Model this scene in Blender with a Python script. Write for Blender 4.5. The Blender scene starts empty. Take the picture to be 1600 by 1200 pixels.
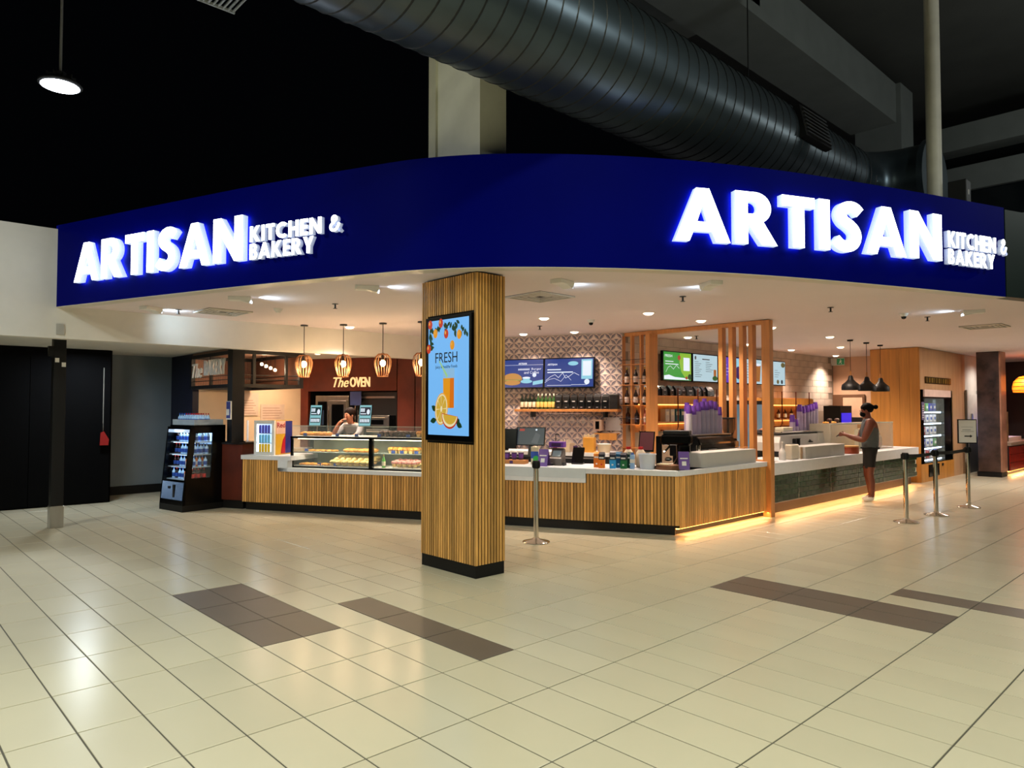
import bpy, bmesh, math, random
from mathutils import Vector, Matrix
random.seed(7)
S = bpy.context.scene
COL = S.collection
PI = math.pi
R = math.radians
# ------------------------------------------------------------------ camera
cd = bpy.data.cameras.new('camera'); CAM = bpy.data.objects.new('camera', cd); COL.objects.link(CAM)
EYE = 1.653; YAW = 46.8; FPX = 1108.0; PITCH = math.degrees(math.atan(37/FPX))
cd.sensor_fit = 'HORIZONTAL'; cd.sensor_width = 36.0; cd.lens = FPX/1600*36; cd.clip_end = 200; cd.clip_start = .05
CAM.location = (0, 0, EYE); CAM.rotation_euler = (R(90+PITCH), 0, R(YAW))
S.camera = CAM
# ------------------------------------------------------------------ view and world
S.view_settings.view_transform = 'Standard'; S.view_settings.look = 'None'
S.view_settings.exposure = 0.0; S.view_settings.gamma = 1.0; S.view_settings.use_curve_mapping = False
W = bpy.data.worlds.new('night'); S.world = W; W.use_nodes = True
W.node_tree.nodes['Background'].inputs[0].default_value = (.5, .6, .8, 1)
W.node_tree.nodes['Background'].inputs[1].default_value = .0012
S.cycles.max_bounces = 6; S.cycles.transparent_max_bounces = 12
S.cycles.sample_clamp_indirect = 4.0; S.cycles.caustics_reflective = False; S.cycles.caustics_refractive = False

def lin(c):
    return tuple(((v/255)/12.92 if v/255 <= .04045 else ((v/255+.055)/1.055)**2.4) for v in c)
def area(name, loc, power, col, size=.5, spread=170, target=None, sizey=None, parent=None):
    l = bpy.data.lights.new(name, 'AREA'); l.energy = power; l.color = col; l.shape = 'DISK' if sizey is None else 'RECTANGLE'
    l.size = size; l.spread = R(spread)
    if sizey: l.size_y = sizey
    o = bpy.data.objects.new(name, l); COL.objects.link(o); o.location = loc
    if target is not None:
        o.rotation_euler = (Vector(target)-Vector(loc)).to_track_quat('-Z', 'Y').to_euler()
    if parent: o.parent = parent
    return o
def spot(name, loc, power, col, angle=110, blend=.8, target=None, size=.08, parent=None):
    l = bpy.data.lights.new(name, 'SPOT'); l.energy = power; l.color = col; l.spot_size = R(angle); l.spot_blend = blend; l.shadow_soft_size = size
    o = bpy.data.objects.new(name, l); COL.objects.link(o); o.location = loc
    if target is not None:
        o.rotation_euler = (Vector(target)-Vector(loc)).to_track_quat('-Z', 'Y').to_euler()
    if parent: o.parent = parent
    return o
# high-bay lamps of the hall, in rows at 6.5 m (the ones over and behind the viewer)
HALL = (.96, 1.0, .77)
for (x, y, p) in [(-3.0, -1.5, 120), (2.5, 2.5, 130), (-1.0, 3.0, 110), (-5.5, -6.5, 400), (4.0, -4.5, 560), (6.0, 3.0, 260), (-6.8, -3.8, 310)]:
    area('high_bay_light', (x, y, 6.6), p, HALL if x > -6 else (.92, .97, 1), .55, 170)
def bulb(name, loc, p, col, r=.2):
    l = bpy.data.lights.new(name, 'POINT'); l.energy = p; l.color = col; l.shadow_soft_size = r
    o = bpy.data.objects.new(name, l); COL.objects.link(o); o.location = loc; return o
for (x, y, p) in [(2.4, 9.0, 260), (1.6, 16.0, 150)]: bulb('hall_fill_light', (x, y, 6.3), p, (.95, 1, .95))  # out-of-view points added to light the beams, duct and roof
area('high_bay_light', (-11.54, 2.1, 6.12), 130, (.82, .9, 1), .4, 150)
# canopy bulb, plus unseen fills added to brighten the left rooms and right passage
area('low_ceiling_fill', (-13.2, 2.9, 2.64), 38, (.82, .92, 1), .3, 170)  # added fill for the grey wall, no fixture
spot('low_ceiling_fill', (-13.1, 6.1, 2.63), 150, (1, .74, .5), 150, .9, size=.1)  # added to brighten the cream bakery wall
bulb('canopy_bulb_light', (-12.25, 5.45, 2.34), 16, (1, .74, .5), .05)
area('passage_fill', (-2.9, 18.3, 2.96), 130, (1, .88, .76), .3, 180)  # added out of view to brighten the pale wood
spot('corridor_fill', (-4.6, 21.4, 2.95), 150, (1, .9, .8), 150, .9, size=.1)  # added behind the stone column to brighten the door
# warm downlights of the shop, recessed in its ceiling
WARM = (1.0, .79, .63)
DOWN = [(-6.0, 8.3), (-7.42, 7.63), (-5.97, 9.62), (-9.28, 9.0), (-8.39, 9.4), (-10.45, 6.1), (-5.67, 11.3), (-5.66, 13.6), (-7.55, 16.0), (-6.45, 16.05), (-7.6, 18.6), (-7.55, 11.7), (-7.5, 13.9)]
for (x, y) in DOWN:
    spot('downlight_beam', (x, y, 2.955), 235, WARM, 125, .9, size=.05)

# ------------------------------------------------------------------ materials
MATS = {}
def mat(name, col=(128, 128, 128), rough=.5, metal=0, var=.08, scale=6, stretch=None, bump=0, emit=0, ecol=None,
        alpha=1, rnd=0, spec=.5, detail=3, coat=0, trans=0):
    if name in MATS: return MATS[name]
    m = bpy.data.materials.new(name); m.use_nodes = True; nt = m.node_tree; N = nt.nodes; L = nt.links
    b = N['Principled BSDF']; c = lin(col)
    tc = N.new('ShaderNodeTexCoord'); mp = N.new('ShaderNodeMapping'); mp.inputs['Scale'].default_value = stretch or (1, 1, 1)
    nz = N.new('ShaderNodeTexNoise'); nz.inputs['Scale'].default_value = scale; nz.inputs['Detail'].default_value = detail
    L.new(tc.outputs['Object'], mp.inputs[0]); L.new(mp.outputs[0], nz.inputs['Vector'])
    mr = N.new('ShaderNodeMapRange'); mr.inputs[1].default_value = .3; mr.inputs[2].default_value = .7
    mr.inputs[3].default_value = 1-var; mr.inputs[4].default_value = 1+var; L.new(nz.outputs['Fac'], mr.inputs[0])
    fac = mr.outputs[0]
    if rnd:
        oi = N.new('ShaderNodeObjectInfo'); m2 = N.new('ShaderNodeMapRange'); m2.inputs[3].default_value = 1-rnd; m2.inputs[4].default_value = 1+rnd
        L.new(oi.outputs['Random'], m2.inputs[0]); mu = N.new('ShaderNodeMath'); mu.operation = 'MULTIPLY'
        L.new(fac, mu.inputs[0]); L.new(m2.outputs[0], mu.inputs[1]); fac = mu.outputs[0]
        va = N.new('ShaderNodeVectorMath'); va.operation = 'ADD'; L.new(mp.outputs[0], va.inputs[0])
        cm = N.new('ShaderNodeMath'); cm.operation = 'MULTIPLY'; cm.inputs[1].default_value = 37; L.new(oi.outputs['Random'], cm.inputs[0])
        L.new(cm.outputs[0], va.inputs[1]); L.new(va.outputs[0], nz.inputs['Vector'])
    vm = N.new('ShaderNodeVectorMath'); vm.operation = 'SCALE'; vm.inputs[0].default_value = c; L.new(fac, vm.inputs['Scale'])
    L.new(vm.outputs[0], b.inputs['Base Color'])
    b.inputs['Roughness'].default_value = rough; b.inputs['Metallic'].default_value = metal; b.inputs['Specular IOR Level'].default_value = spec
    b.inputs['Alpha'].default_value = alpha
    if coat: b.inputs['Coat Weight'].default_value = coat; b.inputs['Coat Roughness'].default_value = .1
    if trans: b.inputs['Transmission Weight'].default_value = trans
    if emit:
        b.inputs['Emission Strength'].default_value = emit
        if ecol: b.inputs['Emission Color'].default_value = (*lin(ecol), 1)
        else: L.new(vm.outputs[0], b.inputs['Emission Color'])
    if bump:
        bp = N.new('ShaderNodeBump'); bp.inputs['Strength'].default_value = bump; bp.inputs['Distance'].default_value = .01
        L.new(nz.outputs['Fac'], bp.inputs['Height']); L.new(bp.outputs[0], b.inputs['Normal'])
    MATS[name] = m
    return m
def scr(name, col, e=1.0):                        # a glowing area of a screen
    m = mat('screen_'+name, (9, 9, 10), .3, var=.02, emit=e*1.0, ecol=col); m.cycles.emission_sampling = 'NONE' if e < .9 else 'AUTO'; return m

# ------------------------------------------------------------------ mesh helpers
class MB:
    def __init__(s): s.v = []; s.f = []; s.m = []
    def add(s, vs, fs, m=0):
        k = len(s.v); s.v += [tuple(p) for p in vs]; s.f += [tuple(i+k for i in f) for f in fs]; s.m += [m]*len(fs); return s
    def box(s, x0, x1, y0, y1, z0, z1, m=0, T=None):
        vs = [Vector(p) for p in ((x0,y0,z0),(x1,y0,z0),(x1,y1,z0),(x0,y1,z0),(x0,y0,z1),(x1,y0,z1),(x1,y1,z1),(x0,y1,z1))]
        if T: vs = [T @ p for p in vs]
        return s.add(vs, [(0,3,2,1),(4,5,6,7),(0,1,5,4),(1,2,6,5),(2,3,7,6),(3,0,4,7)], m)
    def bar(s, a, b, w, h=None, m=0):              # square bar between two points
        a = Vector(a); b = Vector(b); h = h or w; d = (b-a); L_ = d.length; q = d.to_track_quat('Z', 'Y').to_matrix().to_4x4()
        return s.box(-w/2, w/2, -h/2, h/2, 0, L_, m, Matrix.Translation(a) @ q)
    def cyl(s, a, b, r, r2=None, n=12, m=0, caps=True):
        a = Vector(a); b = Vector(b); r2 = r if r2 is None else r2; q = (b-a).to_track_quat('Z', 'Y'); vs = []
        for (p, rr) in ((a, r), (b, r2)):
            for i in range(n):
                t = 2*PI*i/n; vs.append(p + q @ Vector((rr*math.cos(t), rr*math.sin(t), 0)))
        fs = [(i, (i+1) % n, n+(i+1) % n, n+i) for i in range(n)]
        if caps: fs += [tuple(range(n-1, -1, -1)), tuple(range(n, 2*n))]
        return s.add(vs, fs, m)
    def lathe(s, prof, n=14, c=(0, 0, 0), m=0, sx=1, sy=1):
        vs = []; k = len(prof)
        for (r, z) in prof:
            for i in range(n):
                t = 2*PI*i/n; vs.append((c[0]+sx*r*math.cos(t), c[1]+sy*r*math.sin(t), c[2]+z))
        fs = []
        for j in range(k-1):
            for i in range(n):
                fs.append((j*n+i, j*n+(i+1) % n, (j+1)*n+(i+1) % n, (j+1)*n+i))
        if prof[0][0] > 1e-4: fs.append(tuple(range(n-1, -1, -1)))
        if prof[-1][0] > 1e-4: fs.append(tuple(range((k-1)*n, k*n)))
        return s.add(vs, fs, m)
    def ball(s, c, rx, ry=None, rz=None, nu=10, nv=7, m=0, noise=0):
        ry = ry or rx; rz = rz or rx; vs = [(c[0], c[1], c[2]-rz)]
        for j in range(1, nv):
            a = -PI/2+PI*j/nv
            for i in range(nu):
                t = 2*PI*i/nu; q = 1+random.uniform(-noise, noise); vs.append((c[0]+q*rx*math.cos(a)*math.cos(t), c[1]+q*ry*math.cos(a)*math.sin(t), c[2]+q*rz*math.sin(a)))
        vs.append((c[0], c[1], c[2]+rz)); e = len(vs)-1; fs = [(0, 1+(i+1) % nu, 1+i) for i in range(nu)]
        for j in range(nv-2):
            for i in range(nu):
                fs.append((1+j*nu+i, 1+j*nu+(i+1) % nu, 1+(j+1)*nu+(i+1) % nu, 1+(j+1)*nu+i))
        b = 1+(nv-2)*nu; fs += [(b+i, b+(i+1) % nu, e) for i in range(nu)]
        return s.add(vs, fs, m)
    def tube(s, path, r, n=8, m=0, rad=None):
        P = [Vector(p) for p in path]; vs = []
        for i, p in enumerate(P):
            d = (P[min(i+1, len(P)-1)]-P[max(i-1, 0)]).normalized(); up = Vector((0, 0, 1)) if abs(d.z) < .95 else Vector((0, 1, 0))
            a = d.cross(up).normalized(); b = d.cross(a); rr = rad[i] if rad else r
            for k in range(n):
                t = 2*PI*k/n; vs.append(p+a*rr*math.cos(t)+b*rr*math.sin(t))
        fs = [(i*n+k, i*n+(k+1) % n, (i+1)*n+(k+1) % n, (i+1)*n+k) for i in range(len(P)-1) for k in range(n)]
        fs += [tuple(range(n-1, -1, -1)), tuple(range((len(P)-1)*n, len(P)*n))]
        return s.add(vs, fs, m)
    def prism(s, pts, z0, z1, m=0):                # plan outline extruded upward
        n = len(pts); vs = [(p[0], p[1], z0) for p in pts]+[(p[0], p[1], z1) for p in pts]
        fs = [tuple(range(n-1, -1, -1)), tuple(range(n, 2*n))]+[(i, (i+1) % n, n+(i+1) % n, n+i) for i in range(n)]
        return s.add(vs, fs, m)
    def slab(s, pts, y0, y1, m=0):                 # outline in (x,z) extruded along y, front at y0
        n = len(pts); vs = [(p[0], y0, p[1]) for p in pts]+[(p[0], y1, p[1]) for p in pts]
        fs = [tuple(range(n)), tuple(range(2*n-1, n-1, -1))]+[((i+1) % n, i, n+i, n+(i+1) % n) for i in range(n)]
        return s.add(vs, fs, m)
    def side(s, pts, x0, x1, m=0):                 # outline in (y,z) extruded along x
        n = len(pts); vs = [(x0, p[0], p[1]) for p in pts]+[(x1, p[0], p[1]) for p in pts]
        fs = [tuple(range(n)), tuple(range(2*n-1, n-1, -1))]+[((i+1) % n, i, n+i, n+(i+1) % n) for i in range(n)]
        return s.add(vs, fs, m)
    def mesh(s, name, mats, smooth=False):
        me = bpy.data.meshes.new(name); me.from_pydata(s.v, [], s.f)
        for m in (mats if isinstance(mats, (list, tuple)) else [mats]): me.materials.append(m)
        me.polygons.foreach_set('material_index', s.m)
        bm = bmesh.new(); bm.from_mesh(me); bmesh.ops.recalc_face_normals(bm, faces=bm.faces); bm.to_mesh(me); bm.free()
        if smooth:
            me.polygons.foreach_set('use_smooth', [True]*len(me.polygons))
            me.set_sharp_from_angle(angle=R(38))
        me.update(); return me
    def build(s, name, mats, parent=None, smooth=False, bevel=0):
        o = bpy.data.objects.new(name, s.mesh(name, mats, smooth)); COL.objects.link(o)
        if parent: o.parent = parent
        if bevel:
            b = o.modifiers.new('bevel', 'BEVEL'); b.width = bevel; b.segments = 2; b.limit_method = 'ANGLE'
        return o
def link(name, me, parent=None, loc=(0, 0, 0), rz=0):
    o = bpy.data.objects.new(name, me); COL.objects.link(o); o.parent = parent; o.location = loc; o.rotation_euler = (0, 0, rz); return o
def tag(o, label, cat, group=None):
    o['label'] = label; o['category'] = cat
    if group: o['group'] = group
    return o
def thing(name, label, cat, loc=(0, 0, 0), rz=0, group=None):
    o = bpy.data.objects.new(name, None); COL.objects.link(o); o.location = loc; o.rotation_euler = (0, 0, rz); o.empty_display_size = .1
    return tag(o, label, cat, group)
def struct(o): o['kind'] = 'structure'; return o
def clone(root, loc, rz=None, label=None, group=None, cat=None):
    r = root.copy(); COL.objects.link(r); r.location = loc
    if rz is not None: r.rotation_euler = (0, 0, rz)
    if label: r['label'] = label
    if group: r['group'] = group
    if cat: r['category'] = cat
    for ch in list(root.children):
        c = ch.copy(); COL.objects.link(c); c.parent = r
        for g in list(ch.children):
            d = g.copy(); COL.objects.link(d); d.parent = c
    return r
def txt(s, h, m, parent=None, loc=(0, 0, 0), width=None, ext=.001, shear=0, bold=0, name='lettering', rot=None, align='LEFT', flip=False):
    cu = bpy.data.curves.new('t', 'FONT'); cu.body = s; cu.size = 1; cu.extrude = 0; cu.shear = shear; cu.offset = bold; cu.resolution_u = 3
    o = bpy.data.objects.new('t', cu); COL.objects.link(o)
    dg = bpy.context.evaluated_depsgraph_get(); me = bpy.data.meshes.new_from_object(o.evaluated_get(dg)); bpy.data.objects.remove(o)
    xs = [v.co.x for v in me.vertices]; ys = [v.co.y for v in me.vertices]
    x0, x1, y0, y1 = min(xs), max(xs), min(ys), max(ys); k = h/(y1-y0); kx = width/(x1-x0) if width else k
    ox = {'LEFT': 0, 'CENTER': -(x1-x0)*kx/2, 'RIGHT': -(x1-x0)*kx}[align]
    for v in me.vertices: v.co = ((v.co.x-x0)*kx+ox, 0, (v.co.y-y0)*k)
    if ext:
        bm = bmesh.new(); bm.from_mesh(me); r = bmesh.ops.extrude_face_region(bm, geom=bm.faces[:])
        bmesh.ops.translate(bm, verts=[g for g in r['geom'] if isinstance(g, bmesh.types.BMVert)], vec=(0, -ext, 0))
        bmesh.ops.recalc_face_normals(bm, faces=bm.faces); bm.to_mesh(me); bm.free()
    me.materials.clear(); me.materials.append(m); me.name = name
    o = bpy.data.objects.new(name, me); COL.objects.link(o); o.parent = parent; o.location = loc
    if rot: o.rotation_euler = rot
    return o
# frame of the front counter: local x along it (rightward), local y back into the shop; s counts leftward from the corner
CX, CY = -5.226, 7.843; FA = math.atan2(1, 2); fd = Vector((math.cos(FA), math.sin(FA), 0)); fn = Vector((-math.sin(FA), math.cos(FA), 0))
def F(s, t, z=0): return Vector((CX, CY, z)) - fd*s + fn*t
# frame of the patterned wall: s counts leftward from its right end
TA = math.atan2(.84, 2); td = Vector((math.cos(TA), math.sin(TA), 0)); tn = Vector((-math.sin(TA), math.cos(TA), 0))
def T(s, t, z=0): return Vector((-7.9, 10.13, z)) - td*s + tn*t
QT = PI/2                                         # things facing +x (the hall) along the side counter
def pix(p):                                       # picture position of a point, to pick which tiles show largest
    q = Vector(p)-CAM.location; M3 = CAM.rotation_euler.to_matrix(); l = M3.transposed() @ q
    return (800+FPX*l.x/-l.z, 600-FPX*l.y/-l.z) if l.z < -.2 else None

# shared materials
WHITE = mat('white_paint', (226, 222, 214), .6, var=.02); BLACK = mat('black_paint', (8, 8, 10), .5, var=.1, spec=.3)
STONE = mat('white_stone_top', (226, 229, 236), .3, var=.03, scale=20)
OAK = mat('oak_batten', (204, 152, 84), .42, var=.22, scale=5, stretch=(6, 6, .6), rnd=.36, detail=5)
OAKP = mat('oak_panel', (188, 128, 58), .4, var=.16, scale=3, stretch=(5, 5, .35), detail=5)
OAKF = mat('oak_frame', (196, 132, 72), .42, var=.12, scale=4, stretch=(5, 5, .5), detail=4)
STEEL = mat('brushed_steel', (190, 188, 184), .28, 1, var=.06, scale=12, stretch=(1, 1, .1))
CHROME = mat('polished_chrome', (215, 212, 205), .12, 1, var=.02)
GLASS = mat('clear_glass', (225, 240, 238), .04, alpha=.07, var=0)
SHINY = mat('gloss_black', (5, 5, 6), .2, var=.05, spec=.22)
DARK = mat('charcoal_plastic', (26, 26, 28), .4, var=.06)
WHITEP = mat('white_plastic', (232, 230, 226), .35, var=.02)
PURPLE = mat('purple_print', (96, 52, 150), .4, var=.06)
PURD = mat('dark_purple_print', (58, 26, 80), .4, var=.06)
CUPW = mat('white_paper_cup', (222, 212, 222), .5, var=.04)
# ================================================================== STRUCTURE
# ---- floor: 0.618 x 0.31 m tiles on a grout bed
PX, PY, GX, GY = .618, .3095, -5.42, 4.61
mt_floor = mat('cream_floor_tile', (200, 192, 168), .24, var=.03, scale=1.2, rnd=.035, spec=.5)
mt_brown = mat('taupe_floor_tile', (98, 88, 78), .4, var=.05, scale=3, rnd=.05)
grout = mat('grey_grout', (84, 80, 70), .8, var=.08)
fl = struct(MB().box(-17, 5, -4, 30, -.06, -.004).build('floor', grout))
def tile_mb(mb, x, y, m=0, j=.0045, c=.0015):
    a, b, e, f = x+j, x+PX-j, y+j, y+PY-j
    vs = [(a, e, -.005), (b, e, -.005), (b, f, -.005), (a, f, -.005), (a, e, -c), (b, e, -c), (b, f, -c), (a, f, -c),
          (a+c, e+c, 0), (b-c, e+c, 0), (b-c, f-c, 0), (a+c, f-c, 0)]
    mb.add(vs, [(8, 9, 10, 11)]+[(i, (i+1) % 4, 4+(i+1) % 4, 4+i) for i in range(4)]+[(4+i, 4+(i+1) % 4, 8+(i+1) % 4, 8+i) for i in range(4)], m)
tile_m = {0: tile_mb, 1: tile_mb}
mbs = []
for mm in (mt_floor, mt_brown):
    q = MB(); tile_mb(q, 0, 0); mbs.append(q.mesh('floor_tile', mm))
brown = set()
for (i0, i1, j0, j1) in [(-2, 1, -8, -6), (0, 3, -5, -4), (3, 6, 4, 6), (5, 8, 7, 8)]:
    for i in range(i0, i1):
        for j in range(j0, j1): brown.add((i, j))
cells = []
for i in range(-18, 16):
    for j in range(-27, 80):
        x, y = GX+i*PX, GY+j*PY
        w = 0
        q = [pix((x+a*PX, y+b*PY, 0)) for (a, b) in ((0, 0), (1, 0), (1, 1), (0, 1))]
        if all(q) and any(0 < p[0] < 1600 and 0 < p[1] < 1200 for p in q):
            w = abs(sum(q[k][0]*q[(k+1) % 4][1]-q[(k+1) % 4][0]*q[k][1] for k in range(4)))/2
            cx = sum(min(max(p[0], 0), 1600) for p in q)/4; cy = sum(min(max(p[1], 0), 1200) for p in q)/4
            w = min(w, 40000)
        if (i, j) in brown: w += 1e6
        cells.append((w, i, j, x, y))
cells.sort(reverse=True)
far = MB()
for k, (w, i, j, x, y) in enumerate(cells):
    if k < 300 and w > 0: link('floor_tile', mbs[(i, j) in brown], fl, (x, y, 0))
    else: tile_mb(far, x, y, 0)
ft = far.build('distant_floor_tiles', mt_floor, fl); ft['kind'] = 'stuff'

# ---- curved blue fascia and the shop ceiling under it
FP = [(-11.0, 1.97), (-10.1, 2.28), (-8.94, 2.68), (-7.48, 3.2), (-6.3, 3.68), (-5.54, 4.03), (-4.87, 4.56), (-4.1, 5.51), (-3.41, 6.74), (-2.757, 8.36), (-2.13, 10.14), (-1.5, 12.0)]
def catmull(P, n=10):
    P = [Vector(p) for p in P]; P = [2*P[0]-P[1]]+P+[2*P[-1]-P[-2]]; out = []
    for i in range(1, len(P)-2):
        a, b, c, d = P[i-1:i+3]
        for k in range(n):
            t = k/n; out.append(.5*((2*b)+(c-a)*t+(2*a-5*b+4*c-d)*t*t+(3*b-a-3*c+d)*t**3))
    return out+[P[-2]]
CV = catmull(FP, 12)
AL = [0]
for i in range(len(CV)-1): AL.append(AL[-1]+(CV[i+1]-CV[i]).length)
def on_curve(s):
    for i in range(len(CV)-1):
        if AL[i+1] >= s: break
    k = (s-AL[i])/(AL[i+1]-AL[i]); p = CV[i].lerp(CV[i+1], k); d = (CV[min(i+2, len(CV)-1)]-CV[max(i-1, 0)]); return p, math.atan2(d.y, d.x)
def band(mb, s0, s1, z0, z1, th, n=60, m=0):
    o, inn = [], []
    for k in range(n+1):
        p, a = on_curve(s0+(s1-s0)*k/n); o.append(p); inn.append(p+Vector((-math.sin(a), math.cos(a)))*th)
    vs = []
    for k in range(n+1):
        for (q, z) in ((o[k], z0), (o[k], z1), (inn[k], z1), (inn[k], z0)): vs.append((q.x, q.y, z))
    fs = [(4*k+e, 4*k+(e+1) % 4, 4*k+4+(e+1) % 4, 4*k+4+e) for k in range(n) for e in range(4)]+[(0, 1, 2, 3), (4*n+3, 4*n+2, 4*n+1, 4*n)]
    mb.add(vs, fs, m)
NAVY = mat('navy_fascia_paint', (0, 5, 104), .5, var=.05, scale=1.5, spec=.02)
fs_ = thing('shop_fascia', 'long curved dark blue fascia wrapping above the shop front', 'fascia', (0, 0, 0))
q = MB(); band(q, .05, 12.98, 2.985, 4.07, .16); q.build('fascia_panel', NAVY, fs_, True)
q = MB(); band(q, .05, 12.98, 2.98, 2.985, .17); q.build('bottom_trim', mat('pale_metal_trim', (205, 200, 190), .4, var=.03), fs_)
q = MB(); band(q, 13.0, 14.9, 2.99, 4.05, .16, 12)
tag(q.build('green_fascia', mat('bottle_green_paint', (10, 30, 24), .5)), 'plain dark green fascia section to the right of the blue one', 'fascia')
CEIL = mat('shop_ceiling_paint', (228, 216, 218), .7, var=.015, scale=1)
inner = [(p.x, p.y) for p in CV[::3]]+[(CV[-1].x, CV[-1].y)]
q = MB(); q.prism([(x-.05, y+.05) for x, y in inner]+[(.2, 17), (.2, 30), (-14.5, 30), (-14.5, 10), (-10.95, 9.2)], 3.0, 3.12)
struct(q.build('ceiling', CEIL))
# white bulkhead at the left, running back under the shop ceiling
BULK = mat('white_bulkhead_paint', (222, 218, 210), .6, var=.02)
struct(MB().box(-11.1, -10.92, -6, 9.6, 2.57, 3.0).box(-11.1, -10.92, -6, 2.05, 3.0, 4.02).build('wall_left', BULK))
struct(MB().box(-16, -11.1, -6, 10.5, 2.66, 2.74).build('ceiling_low', mat('low_ceiling_paint', (205, 205, 200), .7, var=.02)))
tag(MB().box(-10.92, -10.905, 2.0, 2.09, 2.62, 2.76).build('wall_sign_plate', mat('pale_grey_plate', (176, 174, 168), .5)), 'small pale grey plate on white bulkhead above the black post', 'plate')
# far left: black hoarding, grey wall, dark blue return wall
hoard = thing('black_hoarding', 'tall black hoarding across the closed shop at far left', 'hoarding', (-13.97, 0, 0))
HB = mat('matt_black_sheet', (3, 3, 4), .9, var=.2, scale=2, spec=.1)
yy = -5.0
while yy < 3.3:
    MB().box(0, .06, yy+.004, min(yy+1.2, 3.39)-.004, .02, 2.66).build('panel', HB, hoard); yy += 1.2
MB().box(-.06, .0, -5, 3.39, 0, 2.66).build('backing', HB, hoard)
MB().box(.06, .075, 3.27, 3.282, 1.25, 2.35).build('edge_strip', mat('grey_strip', (120, 118, 112), .5), hoard)
MB().box(.06, .075, 1.72, 1.735, .1, 1.2).build('edge_strip', MATS['grey_strip'], hoard)
rt = thing('red_pennant', 'small red tag hanging on the black hoarding', 'tag', (-13.86, 3.26, 1.0))
q = MB(); q.side([(-.03, .22), (.02, .24), (.1, .1), (.09, 0), (-.04, 0)], -.012, .012); q.build('cloth', mat('red_cloth', (150, 14, 12), .6), rt)
MB().cyl((0, 0, .22), (0, 0, .38), .006, n=6).build('cord', BLACK, rt)
GREYW = mat('blue_grey_wall_paint', (112, 124, 134), .55, var=.07, scale=2)
struct(MB().box(-15.15, -15.0, 3.2, 4.8, .16, 2.66).build('wall_back_left', GREYW))
struct(MB().box(-15.16, -14.97, 3.2, 4.8, 0, .16).build('baseboard_left', BLACK))
struct(MB().box(-15.1, -13.8, 4.74, 4.85, 0, 2.66).build('wall_blue_return', mat('dark_blue_wall_paint', (10, 14, 40), .5)))
struct(MB().box(-14.0, -13.97, 3.39, 3.42, 0, 2.66).box(-15.1, -13.97, 3.36, 3.42, 0, 2.66).build('wall_hoarding_return', HB))
# bakery room: cream wall, rust oven wall
CREAM = mat('cream_wall_paint', (224, 196, 164), .65, var=.03)
struct(MB().box(-13.95, -13.8, 4.85, 7.2, 0, 2.66).build('wall_bakery', CREAM))
RUST = mat('rust_steel_sheet', (92, 34, 18), .5, .15, var=.4, scale=2.2, detail=6)
ow = struct(bpy.data.objects.new('wall_oven', None)); COL.objects.link(ow); ow.location = F(0, 3.0); ow.rotation_euler = (0, 0, FA)
for (a, b, z0, z1) in [(-8.2, -7.9, 0, 2.7), (-7.9, -5.82, 1.99, 2.7), (-5.80, -5.42, 0, 2.7), (-5.4, -4.9, 0, 2.7)]:
    MB().box(a, b, 0, .08, z0, z1).build('rust_panel', RUST, ow, bevel=.004)
MB().box(-8.2, -4.9, .62, .7, 0, 2.7).box(-7.92, -7.9, .08, .62, 0, 2).box(-5.82, -5.8, .08, .62, 0, 2).build('recess_lining', mat('recess_black', (16, 14, 14), .5), ow)
MB().box(-4.9, -4.75, 0, .7, 0, 2.7).build('dark_panel', mat('dark_brown_panel', (34, 18, 14), .5), ow)
# patterned wall
TW = struct(bpy.data.objects.new('wall_pattern', None)); COL.objects.link(TW); TW.location = T(0, 0); TW.rotation_euler = (0, 0, TA)
MB().box(-3.9, 0, .012, .15, 0, 3.0).build('backing', WHITE, TW)
tp = [mat('tile_light', (222, 200, 190), .4, var=.03), mat('tile_mid', (150, 138, 144), .4, var=.04), mat('tile_dark', (104, 98, 112), .4, var=.05), mat('tile_pale', (236, 220, 210), .4, var=.03)]
def pattern_tile(sz):
    q = MB(); q.box(.0015, sz-.0015, .002, .014, .0015, sz-.0015, 0)
    k = sz
    def poly(pts, m, y): q.add([(x*k, y, z*k) for x, z in pts]+[(x*k, .002, z*k) for x, z in pts], [tuple(range(len(pts)))]+[((i+1) % len(pts), i, len(pts)+i, len(pts)+(i+1) % len(pts)) for i in range(len(pts))], m)
    for (a, b, cc) in [((0, .5), (.5, 1), 0), ((.5, 1), (1, .5), 1), ((1, .5), (.5, 0), 1), ((.5, 0), (0, .5), 0)]:
        ax, az = a; bx, bz = b; mx, mz = (ax+bx)/2, (az+bz)/2; nx, nz = (mx-.5), (mz-.5); l = math.hypot(nx, nz); nx /= l; nz /= l
        up = mz > .5
        poly([(ax, az), (mx+nx*.14, mz+nz*.14), (bx, bz)], 2 if up else 1, -.002)
        poly([(ax, az), (mx-nx*.11, mz-nz*.11), (bx, bz)], 1 if up else 2, -.0022)
    poly([(.3, .5), (.5, .26), (.7, .5)], 1, -.001); poly([(.38, .5), (.5, .36), (.62, .5)], 2, -.0014)
    poly([(.2, .53), (.5, .8), (.8, .53)], 3, -.001)
    for (a, b) in ((0, 0), (1, 0), (0, 1), (1, 1)):
        sx = 1 if a == 0 else -1; sz_ = 1 if b == 0 else -1
        poly([(a+sx*.01, b+sz_*.01), (a+sx*.2, b+sz_*.01), (a+sx*.01, b+sz_*.2)], 1 if b else 3, -.0012)
    return q.mesh('pattern_tile', tp)
ptm = pattern_tile(.212)
for i in range(17):
    for j in range(12):
        z = 2.995-.212*(j+1)
        link('pattern_tile', ptm, TW, (-.212*(i+1)-.002, 0, z))
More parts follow.
